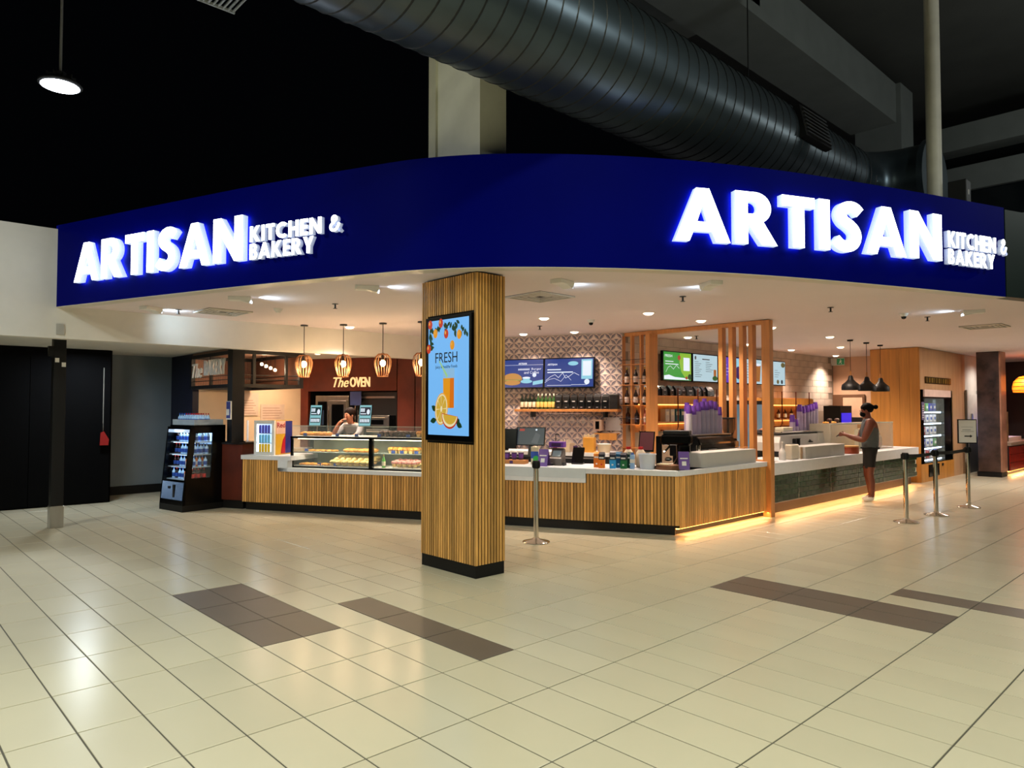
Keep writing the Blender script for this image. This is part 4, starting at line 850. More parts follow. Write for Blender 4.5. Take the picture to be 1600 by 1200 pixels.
# small drinks cooler on the counter
rb = thing('counter_cooler', 'small white counter cooler with lit cans and Red on its side', 'fridge', tuple(F(6.62, .12, .885)), FA)
MB().box(-.2, .2, .02, .45, 0, .56).build('cabinet', mat('cooler_side', (206, 160, 40), .4), rb, bevel=.006)
MB().box(.2005, .203, .03, .44, .34, .55).build('side_print', mat('cooler_cream', (216, 178, 160), .4), rb); MB().box(.2005, .2032, .26, .44, .02, .55).build('side_print', mat('cooler_blue', (34, 38, 110), .4), rb)
q = MB(); q.side([(.15, .02), (.26, .02), (.26, .32), (.2, .24), (.17, .14)], .2031, .2036); q.build('side_print', mat('cooler_red', (170, 20, 34), .4), rb)
txt('Red', .085, MATS['cooler_red'], rb, (.2036, .05, .44), width=.2, ext=.001, bold=.02, rot=(0, 0, PI/2))
MB().box(-.2, -.15, -.02, .02, 0, .56).box(.15, .2, -.02, .02, 0, .56).box(-.15, .15, -.02, .02, 0, .05).box(-.15, .15, -.02, .02, .5, .56).build('door_frame', WHITEP, rb, bevel=.004)
MB().box(-.15, .15, .015, .02, .05, .5).build('lit_back', mat('cooler_glow', (220, 235, 250), .4, emit=1.3, ecol=(190, 220, 255)), rb); MB().box(-.145, -.125, -.005, .01, .06, .49).build('light_tube', LEDW, rb)
MB().box(-.15, .15, -.012, .014, .19, .2).box(-.15, .15, -.012, .014, .345, .355).build('rack', STEEL, rb)
cans = [((90, 90, 190), 'violet can on the top rack of the counter cooler', .355), ((120, 190, 220), 'pale blue can on the middle rack of the counter cooler', .2), ((230, 190, 40), 'yellow can on the bottom rack of the counter cooler', .05)]
for (c, lab, z) in cans:
    first = None
    for k in range(4):
        if first is None:
            first = thing('drink_can', lab, 'can', (0, 0, 0), 0, lab.split(' of')[0].replace(' on the', 's on the')); q = MB(); q.lathe([(.018, 0), (.021, .008), (.021, .118), (.017, .13), (0, .13)], 12); q.build('body', mat('can_%d' % c[0], c, .3, .3, emit=.15), first, True); q = MB(); q.lathe([(.0, .131), (.016, .131), (.017, .126)], 12); q.build('lid', STEEL, first)
            o = first
        else: o = clone(first, (0, 0, 0))
        o.location = F(6.62+.075-.058*k, .12-.022, .885+z+.001); o.rotation_euler = (0, 0, FA)
al = thing('acrylic_rod', 'thin white upright rod standing on the rust cabinet', 'rod', tuple(F(7.12, .3, 1.08))); MB().box(-.012, .012, -.012, .012, 0, .36).build('rod', mat('white_acrylic', (240, 240, 244), .2, emit=.3), al); MB().box(-.05, .05, -.05, .05, 0, .01).build('foot', WHITEP, al)
# ---- glass pastry case
gcse = thing('pastry_case', 'long glass pastry display case on the oak counter', 'display case', tuple(F(0, 0, 0)), FA)
a, b = -6.08, -3.0; D0, D1 = .12, .72
FRM = SHINY
def gbar(p, q_, w=.03): MB().bar(p, q_, w).build('frame_bar', FRM, gcse)
for x in (a, -4.62, b):
    gbar((x, D0, .70), (x, D0, 1.19), .035 if x != -4.62 else .06); gbar((x, D1, .70), (x, D1, 1.19), .035)
MB().box(a-.02, b+.02, D0-.02, D1+.02, 1.165, 1.195).build('frame_top', FRM, gcse); MB().box(a-.02, b+.02, D0-.02, D1, .70, .72).build('frame_base', FRM, gcse)
MB().box(a, b, D0+.01, D1, 1.195, 1.203).build('top_shelf', mat('white_shelf', (224, 220, 212), .4), gcse)
for (u, v) in ((a+.02, -4.65), (-4.59, b-.02)): MB().box(u, v, D0-.004, D0+.004, .72, 1.165).build('glass_pane', GLASS, gcse)
for x in (a, b): MB().box(x-.004, x+.004, D0, D1, .72, 1.165).build('glass_pane', GLASS, gcse)
for (u, v) in ((a, -4.63), (-4.62, b)): MB().box(u+.003, v-.003, D0, D0+.008, 1.2, 1.365).build('glass_pane', GLASS, gcse)
MB().box(a, b, D0-.004, D0+.012, 1.36, 1.368).build('glass_edge', mat('pale_glass_edge', (200, 214, 208), .2, alpha=.8), gcse)
for x in (a, -4.62, b): MB().box(x-.004, x+.004, D0, D1-.2, 1.2, 1.365).build('glass_pane', GLASS, gcse)
MB().box(a, b, D1-.03, D1-.01, .72, 1.165).build('back_panel', mat('case_back', (146, 156, 144), .3, .2, var=.25, scale=3), gcse)
MB().box(a+.02, b-.02, .3, D1-.03, .935, .945).build('glass_shelf', mat('shelf_glass', (206, 220, 214), .1, alpha=.55), gcse); MB().box(a+.02, b-.02, D0+.02, D1-.03, .722, .735).build('deck', WHITE, gcse)
MB().box(a+.05, b-.05, .2, .24, 1.15, 1.162).build('case_light', mat('case_tube', (255, 240, 205), .4, emit=8, ecol=(255, 236, 196)), gcse)
p = F(4.5, .24, 1.145); l = area('case_glow', p, 11, (1, .9, .68), 2.9, 170, None, .04); l.rotation_euler = (0, 0, FA)
# food
random.seed(11)
GOLD = mat('baked_gold', (206, 140, 54), .5, var=.3, scale=18, detail=5, rnd=.15); BUN = mat('cream_bread', (230, 200, 130), .55, var=.2, scale=14, rnd=.12); CHOC = mat('chocolate_crumb', (64, 32, 20), .6, var=.3, scale=30); PINK = mat('pink_icing', (226, 150, 140), .4, var=.12, scale=12); LETT = mat('salad_leaf', (120, 160, 60), .5, var=.3, scale=20); HAM = mat('ham_filling', (206, 120, 100), .5, var=.2); BLUET = mat('blue_price_card', (44, 74, 150), .5); PLATE = mat('dark_plate', (40, 42, 44), .3)
def croissant():
    o = thing('croissant', '', 'pastry'); n = 9; P = []; rad = []
    for i in range(n):
        t = -1+2*i/(n-1); P.append((.085*t, -.04*(1-t*t)+.02, .03)); rad.append(.008+.03*(1-t*t)**.6*(1 if i % 2 else .86))
    q = MB(); q.tube(P, .02, 8, 0, rad); q.build('crust', GOLD, o, True); MB().box(-.05, .05, -.03, .02, -.002, .004).build('paper', BUN, o); return o
def muffin(top):
    o = thing('muffin', '', 'muffin'); q = MB(); q.lathe([(.028, 0), (.038, .05), (0, .05)], 12); q.build('case', BUN if top is not CHOC else CHOC, o, True); q = MB(); q.lathe([(.038, .045), (.047, .055), (.044, .075), (.025, .092), (0, .096)], 12); q.build('crown', top, o, True); return o
def roll():
    o = thing('filled_roll', '', 'roll'); q = MB(); q.ball((0, 0, .028), .085, .045, .028, 12, 6); q.build('base_half', BUN, o, True); q = MB(); q.ball((0, 0, .066), .088, .047, .034, 12, 6); q.build('top_half', BUN, o, True)
    q = MB(); q.box(-.075, .075, -.05, .04, .042, .049); q.build('filling', HAM, o); q = MB(); q.ball((0, -.004, .05), .085, .052, .009, 14, 4, noise=.12); q.build('lettuce', LETT, o); return o
def danish():
    o = thing('danish_pastry', '', 'pastry'); q = MB(); q.lathe([(.05, 0), (.058, .012), (.052, .026), (.034, .03), (.03, .02), (0, .018)], 14); q.build('crust', GOLD, o, True); q = MB(); q.ball((0, 0, .022), .03, .03, .012, 10, 5, noise=.1); q.build('filling', mat('custard', (238, 196, 80), .4), o, True); return o
protos = {}
def food(kind, s, t, z, label, group, rz=0):
    if kind not in protos:
        protos[kind] = {'c': croissant, 'mc': lambda: muffin(CHOC), 'mg': lambda: muffin(GOLD), 'mp': lambda: muffin(PINK), 'r': roll, 'd': danish}[kind](); o = protos[kind]; o.location = F(s, t, z); o.rotation_euler = (0, 0, FA+rz); o['label'] = label; o['group'] = group
    else: o = clone(protos[kind], F(s, t, z), FA+rz, label, group)
    return o
for k in range(6): food('c', 5.98-.09*k, .3, 1.204, 'golden croissant in the row on top of the pastry case', 'croissants on top of the case', R(80))
for k in range(7):
    for j in range(2): food('mc', 4.52-.088*k, .26+.1*j, 1.204, 'dark chocolate muffin on top of the pastry case', 'chocolate muffins on top of the case')
for k in range(6):
    for j in range(2): food('mg', 3.88-.088*k, .26+.1*j, 1.204, 'brown muffin beside the chocolate ones on the pastry case', 'brown muffins on top of the case')
for k in range(5): food('d', 5.9-.11*k, .4, .946, 'round danish pastry on the upper shelf of the left case bay', 'danish pastries, left bay shelf')
for k in range(6):
    food('c', 5.2-.095*k, .38, .946, 'croissant on the upper shelf of the left case bay', 'croissants, left bay shelf', R(70))
for k in range(5):
    for j in range(2): food('d', 5.95-.115*k, .22+.11*j, .736+.0*j, 'round danish pastry on the lower deck of the left case bay', 'danish pastries, left bay deck')
for k in range(7):
    for j in range(3): food('r', 5.38-.11*k, .24+.11*j, .736+.03*j, 'filled bread roll on the lower deck of the left case bay', 'filled rolls, left bay deck', R(90))
for k in range(6):
    for j in range(2): food('mg', 4.42-.088*k, .36+.1*j, .946, 'golden muffin on the upper shelf of the right case bay', 'muffins, right bay shelf')
for k in range(5):
    for j in range(3): food('mp', 4.28-.09*k, .22+.1*j, .75+.01*j, 'pink iced muffin on the lower deck of the right case bay', 'pink muffins, right bay deck')
for k in range(6):
    for j in range(3): food('r', 3.78-.11*k, .22+.1*j, .736+.03*j, 'filled bread roll on the lower deck of the right case bay', 'filled rolls, right bay deck', R(90))
gb = bottle('green_bottle', 'green glass bottle inside the right bay of the pastry case', 'bottle', .2, .028, mat('bright_green_glass', (90, 170, 70), .1), LCR, GOLDC, None); gb.location = F(4.45, .2, .736)
PC = thing('price_card', 'small blue price card clipped to the pastry case shelves', 'price card', tuple(F(5.85, .14, 1.204)), FA, 'price cards'); MB().box(-.032, .032, 0, .003, 0, .045).build('card', BLUET, PC); MB().box(-.03, .03, 0, .02, 0, .004).build('foot', DARK, PC)
for (s, t, z) in [(5.25, .14, 1.204), (4.9, .14, 1.204), (4.5, .14, 1.204), (4.0, .14, 1.204), (5.6, .17, .736), (5.3, .17, .736), (4.35, .31, .946), (4.2, .31, .946), (3.95, .31, .946), (5.95, .31, .946)]: clone(PC, F(s, t, z), FA)
# tilted menu boards on the case
for (s, lab) in [(6.2, 'teal lit menu board left of the man behind the case'), (5.22, 'teal lit menu board right of the man behind the case')]:
    o, d, y = screen('menu_board', lab, tuple(F(s, .92, 1.52)), FA, .24, .36, scr('teal_pale', (150, 214, 220), .75), R(-8), .02, .008)
    a_ = Art(d, y, [scr('teal_dark', (26, 70, 76), .5), scr('white', (235, 244, 255), .95), scr('navy', (20, 26, 60), .5)])
    a_.rect(-.1, .1, -.13, -.045, 0); a_.rect(-.1, .1, .0, .14, 0 if s > 6 else 2); a_.ell(.055, .06, .03, .045, 1)
    for k in range(6): a_.rect(-.09+.031*k, -.068+.031*k, -.115, -.06, 1)
    for k in range(3): a_.rect(-.09+.028*k, -.07+.028*k, .06, .12, 1)
    a_.rect(-.09, .02, .02, .035, 1); a_.done()
    MB().box(-.02, .02, .0, .02, -.56, -.1).box(-.08, .08, -.06, .08, -.57, -.56).build('stand', DARK, o)
bbl = MB().box(-6.6, -2.4, .84, 1.5, 0, .98); bb = thing('bakery_back_bench', 'steel work bench behind the pastry case', 'bench', tuple(F(0, 0, 0)), FA); MB().box(-6.75, -4.0, .8, 1.25, .9, .95).build('bench_top', STEEL, bb); MB().box(-6.7, -4.05, .84, 1.22, 0, .9).build('cabinet', DARK, bb)
# oven wall contents
def ofr(s, z=0): return tuple(F(s, 3.0, z))
ov = thing('combi_oven', 'tall steel combi oven with black door in the oven wall recess', 'oven', ofr(7.35, 0), FA)
MB().box(-.4, .4, .05, .6, .6, 1.9).build('case', STEEL, ov, bevel=.006); MB().box(-.33, -.12, .03, .06, .75, 1.78).build('control_panel', SHINY, ov); MB().box(-.06, .36, .02, .06, .7, 1.8).build('door_frame', STEEL, ov, bevel=.004); MB().box(.02, .3, .012, .03, .8, 1.72).build('door_glass', SHINY, ov); MB().cyl((-.03, -.02, .9), (-.03, -.02, 1.6), .012, n=8).build('door_handle', CHROME, ov)
MB().box(-.28, -.18, .026, .031, 1.3, 1.6).build('touch_screen', scr('oven_blue', (60, 80, 100), .3), ov); MB().box(-.42, .42, .06, .6, 0, .6).build('stand', DARK, ov)
dk = thing('deck_oven', 'wide dark deck oven with steel doors right of the combi oven', 'oven', ofr(6.3, 0), FA)
MB().box(-.46, .46, .06, .6, 0, 1.96).build('case', DARK, dk)
for k, z in enumerate((.7, .98, 1.26)): MB().box(-.42, .3, .02, .07, z, z+.24).build('deck_door', STEEL, dk, bevel=.006); MB().box(-.3, .18, .012, .022, z+.06, z+.15).build('door_window', SHINY, dk); MB().cyl((-.35, -.01, z+.2), (.23, -.01, z+.2), .012, n=8).build('door_handle', CHROME, dk)
MB().box(.31, .44, .03, .07, .7, 1.5).build('control_panel', SHINY, dk); MB().box(-.42, .42, .03, .07, 1.84, 1.88).build('hood_edge', STEEL, dk)
bt = thing('blue_tool', 'blue oven tool hanging between the two ovens', 'tool', ofr(6.72, 1.2), FA); MB().box(-.13, .13, -.06, -.04, .5, .78).build('blade', mat('dull_blue', (52, 70, 130), .5), bt, bevel=.01); MB().cyl((0, -.05, 0), (0, -.05, .5), .012, n=8).build('handle', CHROME, bt)
os_ = thing('oven_sign', 'cream OVEN letters with script The above the ovens', 'sign', tuple(F(0, 2.99, 0)), FA); LC = mat('cream_lit_letters', (250, 226, 170), .5, emit=.9, ecol=(255, 214, 150))
txt('OVEN', .2, LC, os_, (-6.87, 0, 2.07), width=.46, ext=.03, bold=.012); txt('The', .2, LC, os_, (-7.27, 0, 2.07), width=.36, ext=.02, shear=.35)
# cage pendants over the pastry case
def cage(loc, lab):
    o = thing('cage_pendant', lab, 'pendant lamp', loc, 0); zt = -.5
    q = MB(); q.lathe([(.06, 0), (.06, -.02), (0, -.02)], 16); q.build('ceiling_rose', DARK, o, True); MB().cyl((0, 0, -.02), (0, 0, zt-.1), .006, n=6).build('cord', DARK, o)
    q = MB(); q.cyl((0, 0, zt+.02), (0, 0, zt-.09), .025, n=10); q.build('lamp_holder', DARK, o)
    q = MB(); q.ball((0, 0, zt-.14), .045, .045, .055, 12, 8); q.build('bulb', mat('warm_bulb', (255, 240, 210), .3, emit=16, ecol=(255, 214, 150)), o, True)
    prof = [(.075, 0), (.115, -.04), (.135, -.11), (.132, -.17), (.105, -.28), (.08, -.35)]
    for k in range(16):
        t = 2*PI*k/16; q = MB(); q.tube([(r*math.cos(t), r*math.sin(t), zt+z) for r, z in prof], .006, n=5); q.build('cage_slat', mat('pale_wood_cage', (150, 98, 56), .5), o)
    for (r, z) in (prof[0], prof[-1]): q = MB(); q.tube([(r*math.cos(2*PI*i/20), r*math.sin(2*PI*i/20), zt+z) for i in range(21)], .008, n=5); q.build('ring', MATS['pale_wood_cage'], o)
    l = bpy.data.lights.new('bulb_light', 'POINT'); l.energy = 18; l.color = (1, .68, .36); l.shadow_soft_size = .05; lo = bpy.data.objects.new('bulb_light', l); COL.objects.link(lo); lo.location = (loc[0], loc[1], loc[2]+zt-.21)
cage((-10.72, 5.42, 3.0), 'wooden cage pendant lamp furthest left over the pastry case'); cage((-10.2, 5.84, 3.0), 'wooden cage pendant lamp above the script of the oven sign'); cage((-9.6, 6.2, 3.0), 'wooden cage pendant lamp right of the OVEN letters'); cage((-9.02, 6.53, 3.0), 'wooden cage pendant lamp half hidden by the timber pillar')
# ================================================================== TILL AND COFFEE THINGS
def cup(lab, grp, body, band_, lidm=None, h=.11, r=.042):
    o = thing('paper_cup', lab, 'cup', (0, 0, 0), 0, grp); q = MB(); q.lathe([(r*.74, 0), (r, h), (r*.95, h), (r*.7, .004), (0, .004)], 14); q.build('body', body, o, True)
    q = MB(); q.lathe([(r*.8, h*.25), (r*.805, h*.25), (r*.955, h*.8), (r*.945, h*.8)], 14); q.build('sleeve_print', band_, o, True)
    if lidm: q = MB(); q.lathe([(r*1.04, h-.002), (r*1.04, h+.008), (r*.9, h+.02), (0, h+.02)], 14); q.build('lid', lidm, o, True)
    return o
bb2 = thing('back_bench', 'pale stone back bench along the patterned wall', 'bench', tuple(T(0, 0, 0)), TA)
MB().box(-3.6, -.05, -.75, -.02, .82, .88).build('top', STONE, bb2); MB().box(-3.6, -.05, -.7, -.02, 0, .82).build('cabinet', DARK, bb2)
bx = thing('till_bench', 'black shelf unit behind the till upstand', 'bench', tuple(F(0, 0)), FA); MB().box(-2.95, -1.25, .82, 1.1, 0, .9).build('unit', BLACK, bx)
o, d, y = screen('till_screen', 'wide grey till monitor facing the hall beside the pillar', tuple(F(2.33, .98, 1.21)), FA, .46, .28, scr('grey_screen', (86, 98, 108), .3), R(-14), .03, .012)
a = Art(d, y, [scr('tomato', (190, 50, 30), .7), scr('grey_light', (120, 126, 132), .35), scr('white', (235, 244, 255), .95)]); a.rect(-.18, -.1, .08, .115, 0); a.poly([(.02, -.1), (.12, -.12), (.16, .02), (.08, .06)], 1); a.ell(.09, .1, .015, .015, 2); a.done(); MB().box(-.03, .03, .0, .04, -.3, -.1).box(-.12, .12, -.04, .14, -.32, -.3).build('stand', DARK, o)
o, d, y = screen('second_till', 'black back of a second till monitor half behind the pillar', tuple(F(2.72, .95, 1.17)), FA, .36, .3, SHINY, R(-10)); MB().box(-.03, .03, .0, .04, -.28, -.1).box(-.1, .1, -.04, .12, -.29, -.28).build('stand', DARK, o)
tr_ = thing('wood_tray', 'small wooden tray holding lidded cups beside the pillar', 'tray', tuple(F(2.42, .45, .835)), FA); MB().box(-.2, .2, -.09, .09, 0, .055).build('board', OAKF, tr_, bevel=.004); MB().box(-.03, .02, -.092, -.09, .005, .05).build('card', PURD, tr_)
pc = cup('purple lidded paper cup on the wooden tray beside the pillar', 'lidded cups on the wooden tray', PURD, PURPLE, WHITEP)
for k in range(3): o = clone(pc, (0, 0, 0)) if k else pc; o.location = F(2.52-.1*k, .45+.02*k, .89)
yp = thing('snack_box', 'cream and blue snack carton beside the purple stand', 'box', tuple(F(2.11, .52, .835)), FA+.1); MB().box(-.055, .055, -.04, .04, 0, .25).build('carton', LCR, yp, bevel=.004); MB().box(-.056, .056, -.042, -.04, .08, .18).build('print', LBL, yp); q = MB(); q.ball((.02, -.045, .07), .045, .006, .05); q.build('print', mat('green_print', (40, 170, 70), .4), yp)
def standee(lab, loc, rz):
    o = thing('counter_standee', lab, 'sign', loc, rz); q = MB(); q.side([(0, 0), (.006, 0), (.085, .235), (.079, .235)], -.07, .07); q.build('panel', PURPLE, o); q = MB(); q.side([(.16, 0), (.165, 0), (.085, .235), (.08, .235)], -.07, .07); q.build('back_leg', PURD, o)
    q = MB(); q.side([(.0165, .055), (.0185, .055), (.037, .11), (.035, .11)], -.028, .028); q.build('print', WHITEP, o); q = MB(); q.side([(.0455, .14), (.0475, .14), (.0525, .155), (.0505, .155)], -.05, .05); q.build('print', WHITEP, o); return o
standee('purple counter sign beside the till printer', tuple(F(1.87, .1, .835)), FA); standee('purple counter sign beside the white box by the corner', tuple(F(-.06, .2, .835)), FA+.25)
tp_ = thing('card_printer', 'grey card terminal with purple hood on the till counter', 'terminal', tuple(F(1.74, .4, .835)), FA)
q = MB(); q.side([(-.1, 0), (.12, 0), (.12, .22), (.05, .24), (-.02, .14), (-.1, .1)], -.09, .09); q.build('case', mat('warm_grey_plastic', (92, 86, 82), .4), tp_, bevel=.006); MB().box(-.12, .1, -.02, .12, .25, .33).build('hood', PURPLE, tp_, bevel=.006); MB().box(-.08, .06, -.023, -.02, .265, .31).build('hood_print', PURD, tp_); q = MB(); q.side([(-.06, .125), (-.015, .155), (.02, .205), (.015, .205)], -.06, .06); q.build('screen', mat('lcd_grey', (150, 170, 184), .3), tp_); MB().box(-.16, -.02, -.14, -.04, 0, .035).box(.1, .14, -.1, .0, 0, .05).build('reader', DARK, tp_, bevel=.008)
kp = thing('black_tablet', 'black tilted tablet stand right of the card terminal', 'tablet', tuple(F(1.52, .6, .835)), FA); q = MB(); q.side([(0, .02), (.02, .0), (.14, .22), (.12, .24)], -.07, .1); q.build('tablet', SHINY, kp); MB().box(-.06, .09, .0, .15, 0, .02).build('foot', DARK, kp); MB().box(-.02, .04, .08, .1, .0, .16).build('stem', DARK, kp)
# back bench objects
def onT(s, t, z=.88): return tuple(T(s, t, z))
jar = thing('utensil_jar', 'amber jar with a black pump on the back bench', 'jar', onT(1.05, -.6), TA); q = MB(); q.lathe([(.045, 0), (.05, .01), (.05, .15), (.035, .17), (0, .17)], 14); q.build('glass', mat('amber_glass', (120, 50, 30), .15), jar, True); MB().cyl((0, 0, .17), (0, 0, .3), .008, n=8).box(-.01, .06, -.01, .01, .29, .31).build('pump', DARK, jar)
bxw = thing('cream_crate', 'cream plastic crate on the back bench', 'crate', onT(.86, -.6), TA); MB().box(-.12, .12, -.12, .12, 0, .012).box(-.12, .12, -.12, -.11, 0, .15).box(-.12, .12, .11, .12, 0, .15).box(-.12, -.11, -.12, .12, 0, .15).box(.11, .12, -.12, .12, 0, .15).build('crate', mat('cream_plastic', (226, 206, 176), .4), bxw)
random.seed(5)
for k in range(8):
    s_, t_ = .78+.04*(k % 4)+random.uniform(-.01, .01), -.65+.07*(k//4)
    tag(MB().box(-.008, .008, -.003, .003, .0, .2).build('paper_straw', mat('paper_straw', (232, 220, 200), .6)), 'cream paper straw bundle standing in the crate', 'straw', 'straws in the crate').location = onT(s_, t_, .895)
c1 = cup('single dark purple cup on the back bench', None, PURD, PURPLE); c1.location = onT(.66, -.66)
yb = thing('yellow_box', 'large yellow paper bag stand on the back bench', 'box', onT(.42, -.62), TA); MB().box(-.1, .1, -.06, .06, 0, .26).build('bag', mat('kraft_yellow', (226, 160, 60), .55, var=.1), yb, bevel=.004)
for k in range(4): MB().box(-.09+.05*k, -.06+.05*k, -.03, .03, .26, .3+.02*(k % 2)).build('bag_fold', LCR, yb)
mb_ = thing('cream_tub', 'wide cream tub beside the yellow bag stand', 'tub', onT(.18, -.55), TA); q = MB(); q.lathe([(.1, 0), (.12, .13), (.125, .14), (0, .14)], 18); q.build('tub', MATS['cream_plastic'], mb_, True); q = MB(); q.lathe([(.127, .138), (.127, .15), (0, .15)], 18); q.build('lid', WHITEP, mb_, True)
ub = thing('water_boiler', 'white wall mounted boiler with dark display under the shelf', 'boiler', tuple(T(.42, -.02, 1.24)), TA); MB().box(-.08, .08, -.14, 0, 0, .2).build('body', mat('cream_enamel', (232, 206, 188), .35), ub, bevel=.006); MB().box(-.035, .035, -.145, -.14, .03, .17).build('display', SHINY, ub)
wp = thing('white_wall_panel', 'white sheet panel pinned beside the wall boiler', 'panel', tuple(T(.17, -.01, 1.24)), TA); MB().box(-.14, .14, -.012, 0, 0, .24).build('sheet', mat('cool_white_sheet', (206, 208, 216), .5), wp)
for x in (-.12, .12): MB().cyl((x, -.013, .21), (x, -.02, .21), .008, n=8).build('pin', DARK, wp)
ws = thing('small_oak_shelf', 'small oak shelf with bottles under the wall boiler', 'shelf', tuple(T(.25, -.02, 1.08)), TA); MB().box(-.22, .2, -.2, 0, .1, .12).box(-.12, .2, -.2, -.18, 0, .1).build('box_shelf', OAKP, ws)
gr_ = thing('glass_hanger', 'thin rail of upside-down wine glasses under the wall shelf', 'rail', tuple(T(0, -.15, 1.55)), TA); MB().cyl((-1.45, 0, 0), (-.55, 0, 0), .006, n=6).cyl((-1.45, .1, 0), (-.55, .1, 0), .006, n=6).build('rail', CHROME, gr_)
wg = thing('wine_glass', 'upside-down wine glass hanging under the wall shelf', 'glass', (0, 0, 0), 0, 'hanging wine glasses'); WGM = mat('thin_glass', (240, 236, 230), .05, alpha=.25)
q = MB(); q.lathe([(.034, -.002), (.032, 0), (.006, -.004), (.004, -.09), (.03, -.115), (.036, -.15), (.03, -.185)], 12); q.build('bowl', WGM, wg, True)
q = MB(); q.lathe([(.033, .001), (.036, .003), (.033, .004)], 12); q.build('foot_ring', CHROME, wg, True)
for k in range(9): o = clone(wg, (0, 0, 0)) if k else wg; o.location = T(.6+.1*k, -.1, 1.547)
# milk cartons
def carton(lab, s, t, c1_, c2_, name):
    o = thing('milk_carton', lab, 'carton', tuple(F(s, t, .835)), FA+random.uniform(-.1, .1)); w = .04
    MB().box(-w, w, -w, w, 0, .115).build('lower', mat('carton_'+name, c1_, .4), o); MB().box(-w, w, -w, w, .115, .185).build('upper', mat('carton_top_'+name, c2_, .4), o); q = MB(); q.side([(-w, .185), (w, .185), (.004, .215), (-.004, .215)], -w, w); q.build('gable', MATS['carton_top_'+name], o); MB().box(-.03, .03, -w-.001, -w, .13, .15).build('brand_print', WHITEP, o); MB().box(-.012, .012, -w-.001, -w, .04, .06).build('print', WHITEP if name != 'orange' else LRD, o)
NV = (22, 26, 44)
carton('orange and black milk carton at the front of the counter', 1.03, .14, (236, 130, 30), NV, 'orange'); carton('orange milk carton behind the front orange one', 1.12, .24, (230, 126, 30), (232, 140, 50), 'orange2'); carton('bright blue milk carton at the front of the counter', .88, .14, (40, 150, 210), NV, 'blue'); carton('teal milk carton behind the bright blue one', .82, .27, (20, 80, 120), (24, 90, 130), 'teal'); carton('green milk carton at the front of the counter', .73, .14, (24, 110, 60), NV, 'green'); carton('dark green milk carton behind the green one', .66, .27, (14, 60, 44), (14, 50, 40), 'darkgreen')
mb2 = thing('blue_white_bottle', 'slim pale blue and white milk bottle next to the bucket', 'bottle', tuple(F(.615, .14, .835)), FA); MB().box(-.028, .028, -.028, .028, 0, .08).box(-.028, .028, -.028, .028, .08, .19).build('body', mat('pale_blue_bottle', (150, 190, 236), .4), mb2, bevel=.006); MB().box(-.029, .029, -.029, .029, .08, .13).build('label_band', WHITEP, mb2); q = MB(); q.cyl((0, 0, .19), (0, 0, .21), .018, n=10); q.build('cap', LBL, mb2)
bu = thing('white_bucket', 'round white plastic bucket on the counter corner', 'bucket', tuple(F(.43, .22, .835))); q = MB(); q.lathe([(.095, 0), (.115, .19), (.122, .192), (.122, .2), (.112, .2), (.09, .01), (0, .01)], 24); q.build('tub', mat('bucket_white', (226, 230, 240), .4, var=.02), bu, True)
ub_ = thing('red_topped_jug', 'white jug with red lid behind the milk cartons', 'jug', tuple(F(.72, .42, .835))); q = MB(); q.lathe([(.06, 0), (.065, .02), (.065, .2), (.03, .25), (0, .25)], 14); q.build('body', mat('warm_white_plastic', (232, 214, 190), .4), ub_, True); q = MB(); q.lathe([(.034, .24), (.034, .28), (0, .28)], 12); q.build('lid', CRE, ub_)
ub2 = clone(ub_, F(.55, .42, .835), None, 'white jug with red lid behind the white bucket')
tb_ = thing('order_tablet', 'tilted tablet with dark red display behind the bucket', 'tablet', tuple(F(.52, .72, .835)), FA); q = MB(); q.side([(-.02, .2), (.0, .19), (.14, .47), (.12, .48)], -.12, .1); q.build('case', SHINY, tb_, bevel=.004); q = MB(); q.side([(-.012, .222), (-.01, .222), (.114, .466), (.112, .466)], -.105, .085); q.build('display', scr('dark_red', (110, 34, 44), .5), tb_); q = MB(); q.box(-.02, .04, .04, .07, 0, .3); q.build('stand', WHITEP, tb_); MB().box(-.06, .08, -.03, .12, 0, .012).build('foot', WHITEP, tb_)
br3 = thing('bread_board', 'stack of round wooden boards on the counter corner', 'board', tuple(F(.16, .25, .835)))
for k in range(3): q = MB(); q.cyl((0, 0, .02*k), (0, 0, .02*k+.018), .17-.01*k, n=24); q.build('board', mat('walnut_board', (120, 78, 50), .5, var=.2), br3, True)
tag(MB().box(-.09, .07, -.05, .05, 0, .014).build('folded_napkin', LCR), 'folded pale napkin lying on the round boards', 'napkin').location = F(.2, .22, .895)
# black grinder/dispenser column, then espresso machine
gd = thing('black_grinder', 'big black bean grinder standing at the counter corner', 'grinder', tuple(F(.16, .72, .835)), FA); MB().box(-.22, -.16, -.06, .1, 0, .42).build('column', SHINY, gd); MB().box(-.14, .26, -.12, .2, .3, .45).build('head', SHINY, gd, bevel=.03); q = MB(); q.lathe([(.14, 0), (.14, .04), (.09, .12), (.1, .3), (.0, .3)], 16, (.14, .05, 0)); q.build('body', SHINY, gd, True); MB().box(-.12, .24, -.1, .18, .45, .5).build('lid', DARK, gd, bevel=.01); MB().cyl((-.1, -.14, .2), (-.02, -.02, .3), .014, n=8).build('spout', CHROME, gd); q = MB(); q.ball((-.06, .0, .1), .05, .05, .03); q.build('knock_cup', STEEL, gd, True)
em = thing('black_espresso_machine', 'glossy black espresso machine carrying tall cup stacks on the side counter', 'espresso machine', (-5.62, 9.42, .835), QT)
q = MB(); q.side([(0, .1), (-.04, .22), (0, .37), (.06, .41), (.5, .41), (.5, .1)], -.46, .52); q.build('body', SHINY, em, bevel=.015); MB().box(-.44, .5, -.035, -.02, .285, .31).build('chrome_strip', CHROME, em); MB().box(-.46, .52, .04, .5, .41, .425).build('cup_tray', STEEL, em)
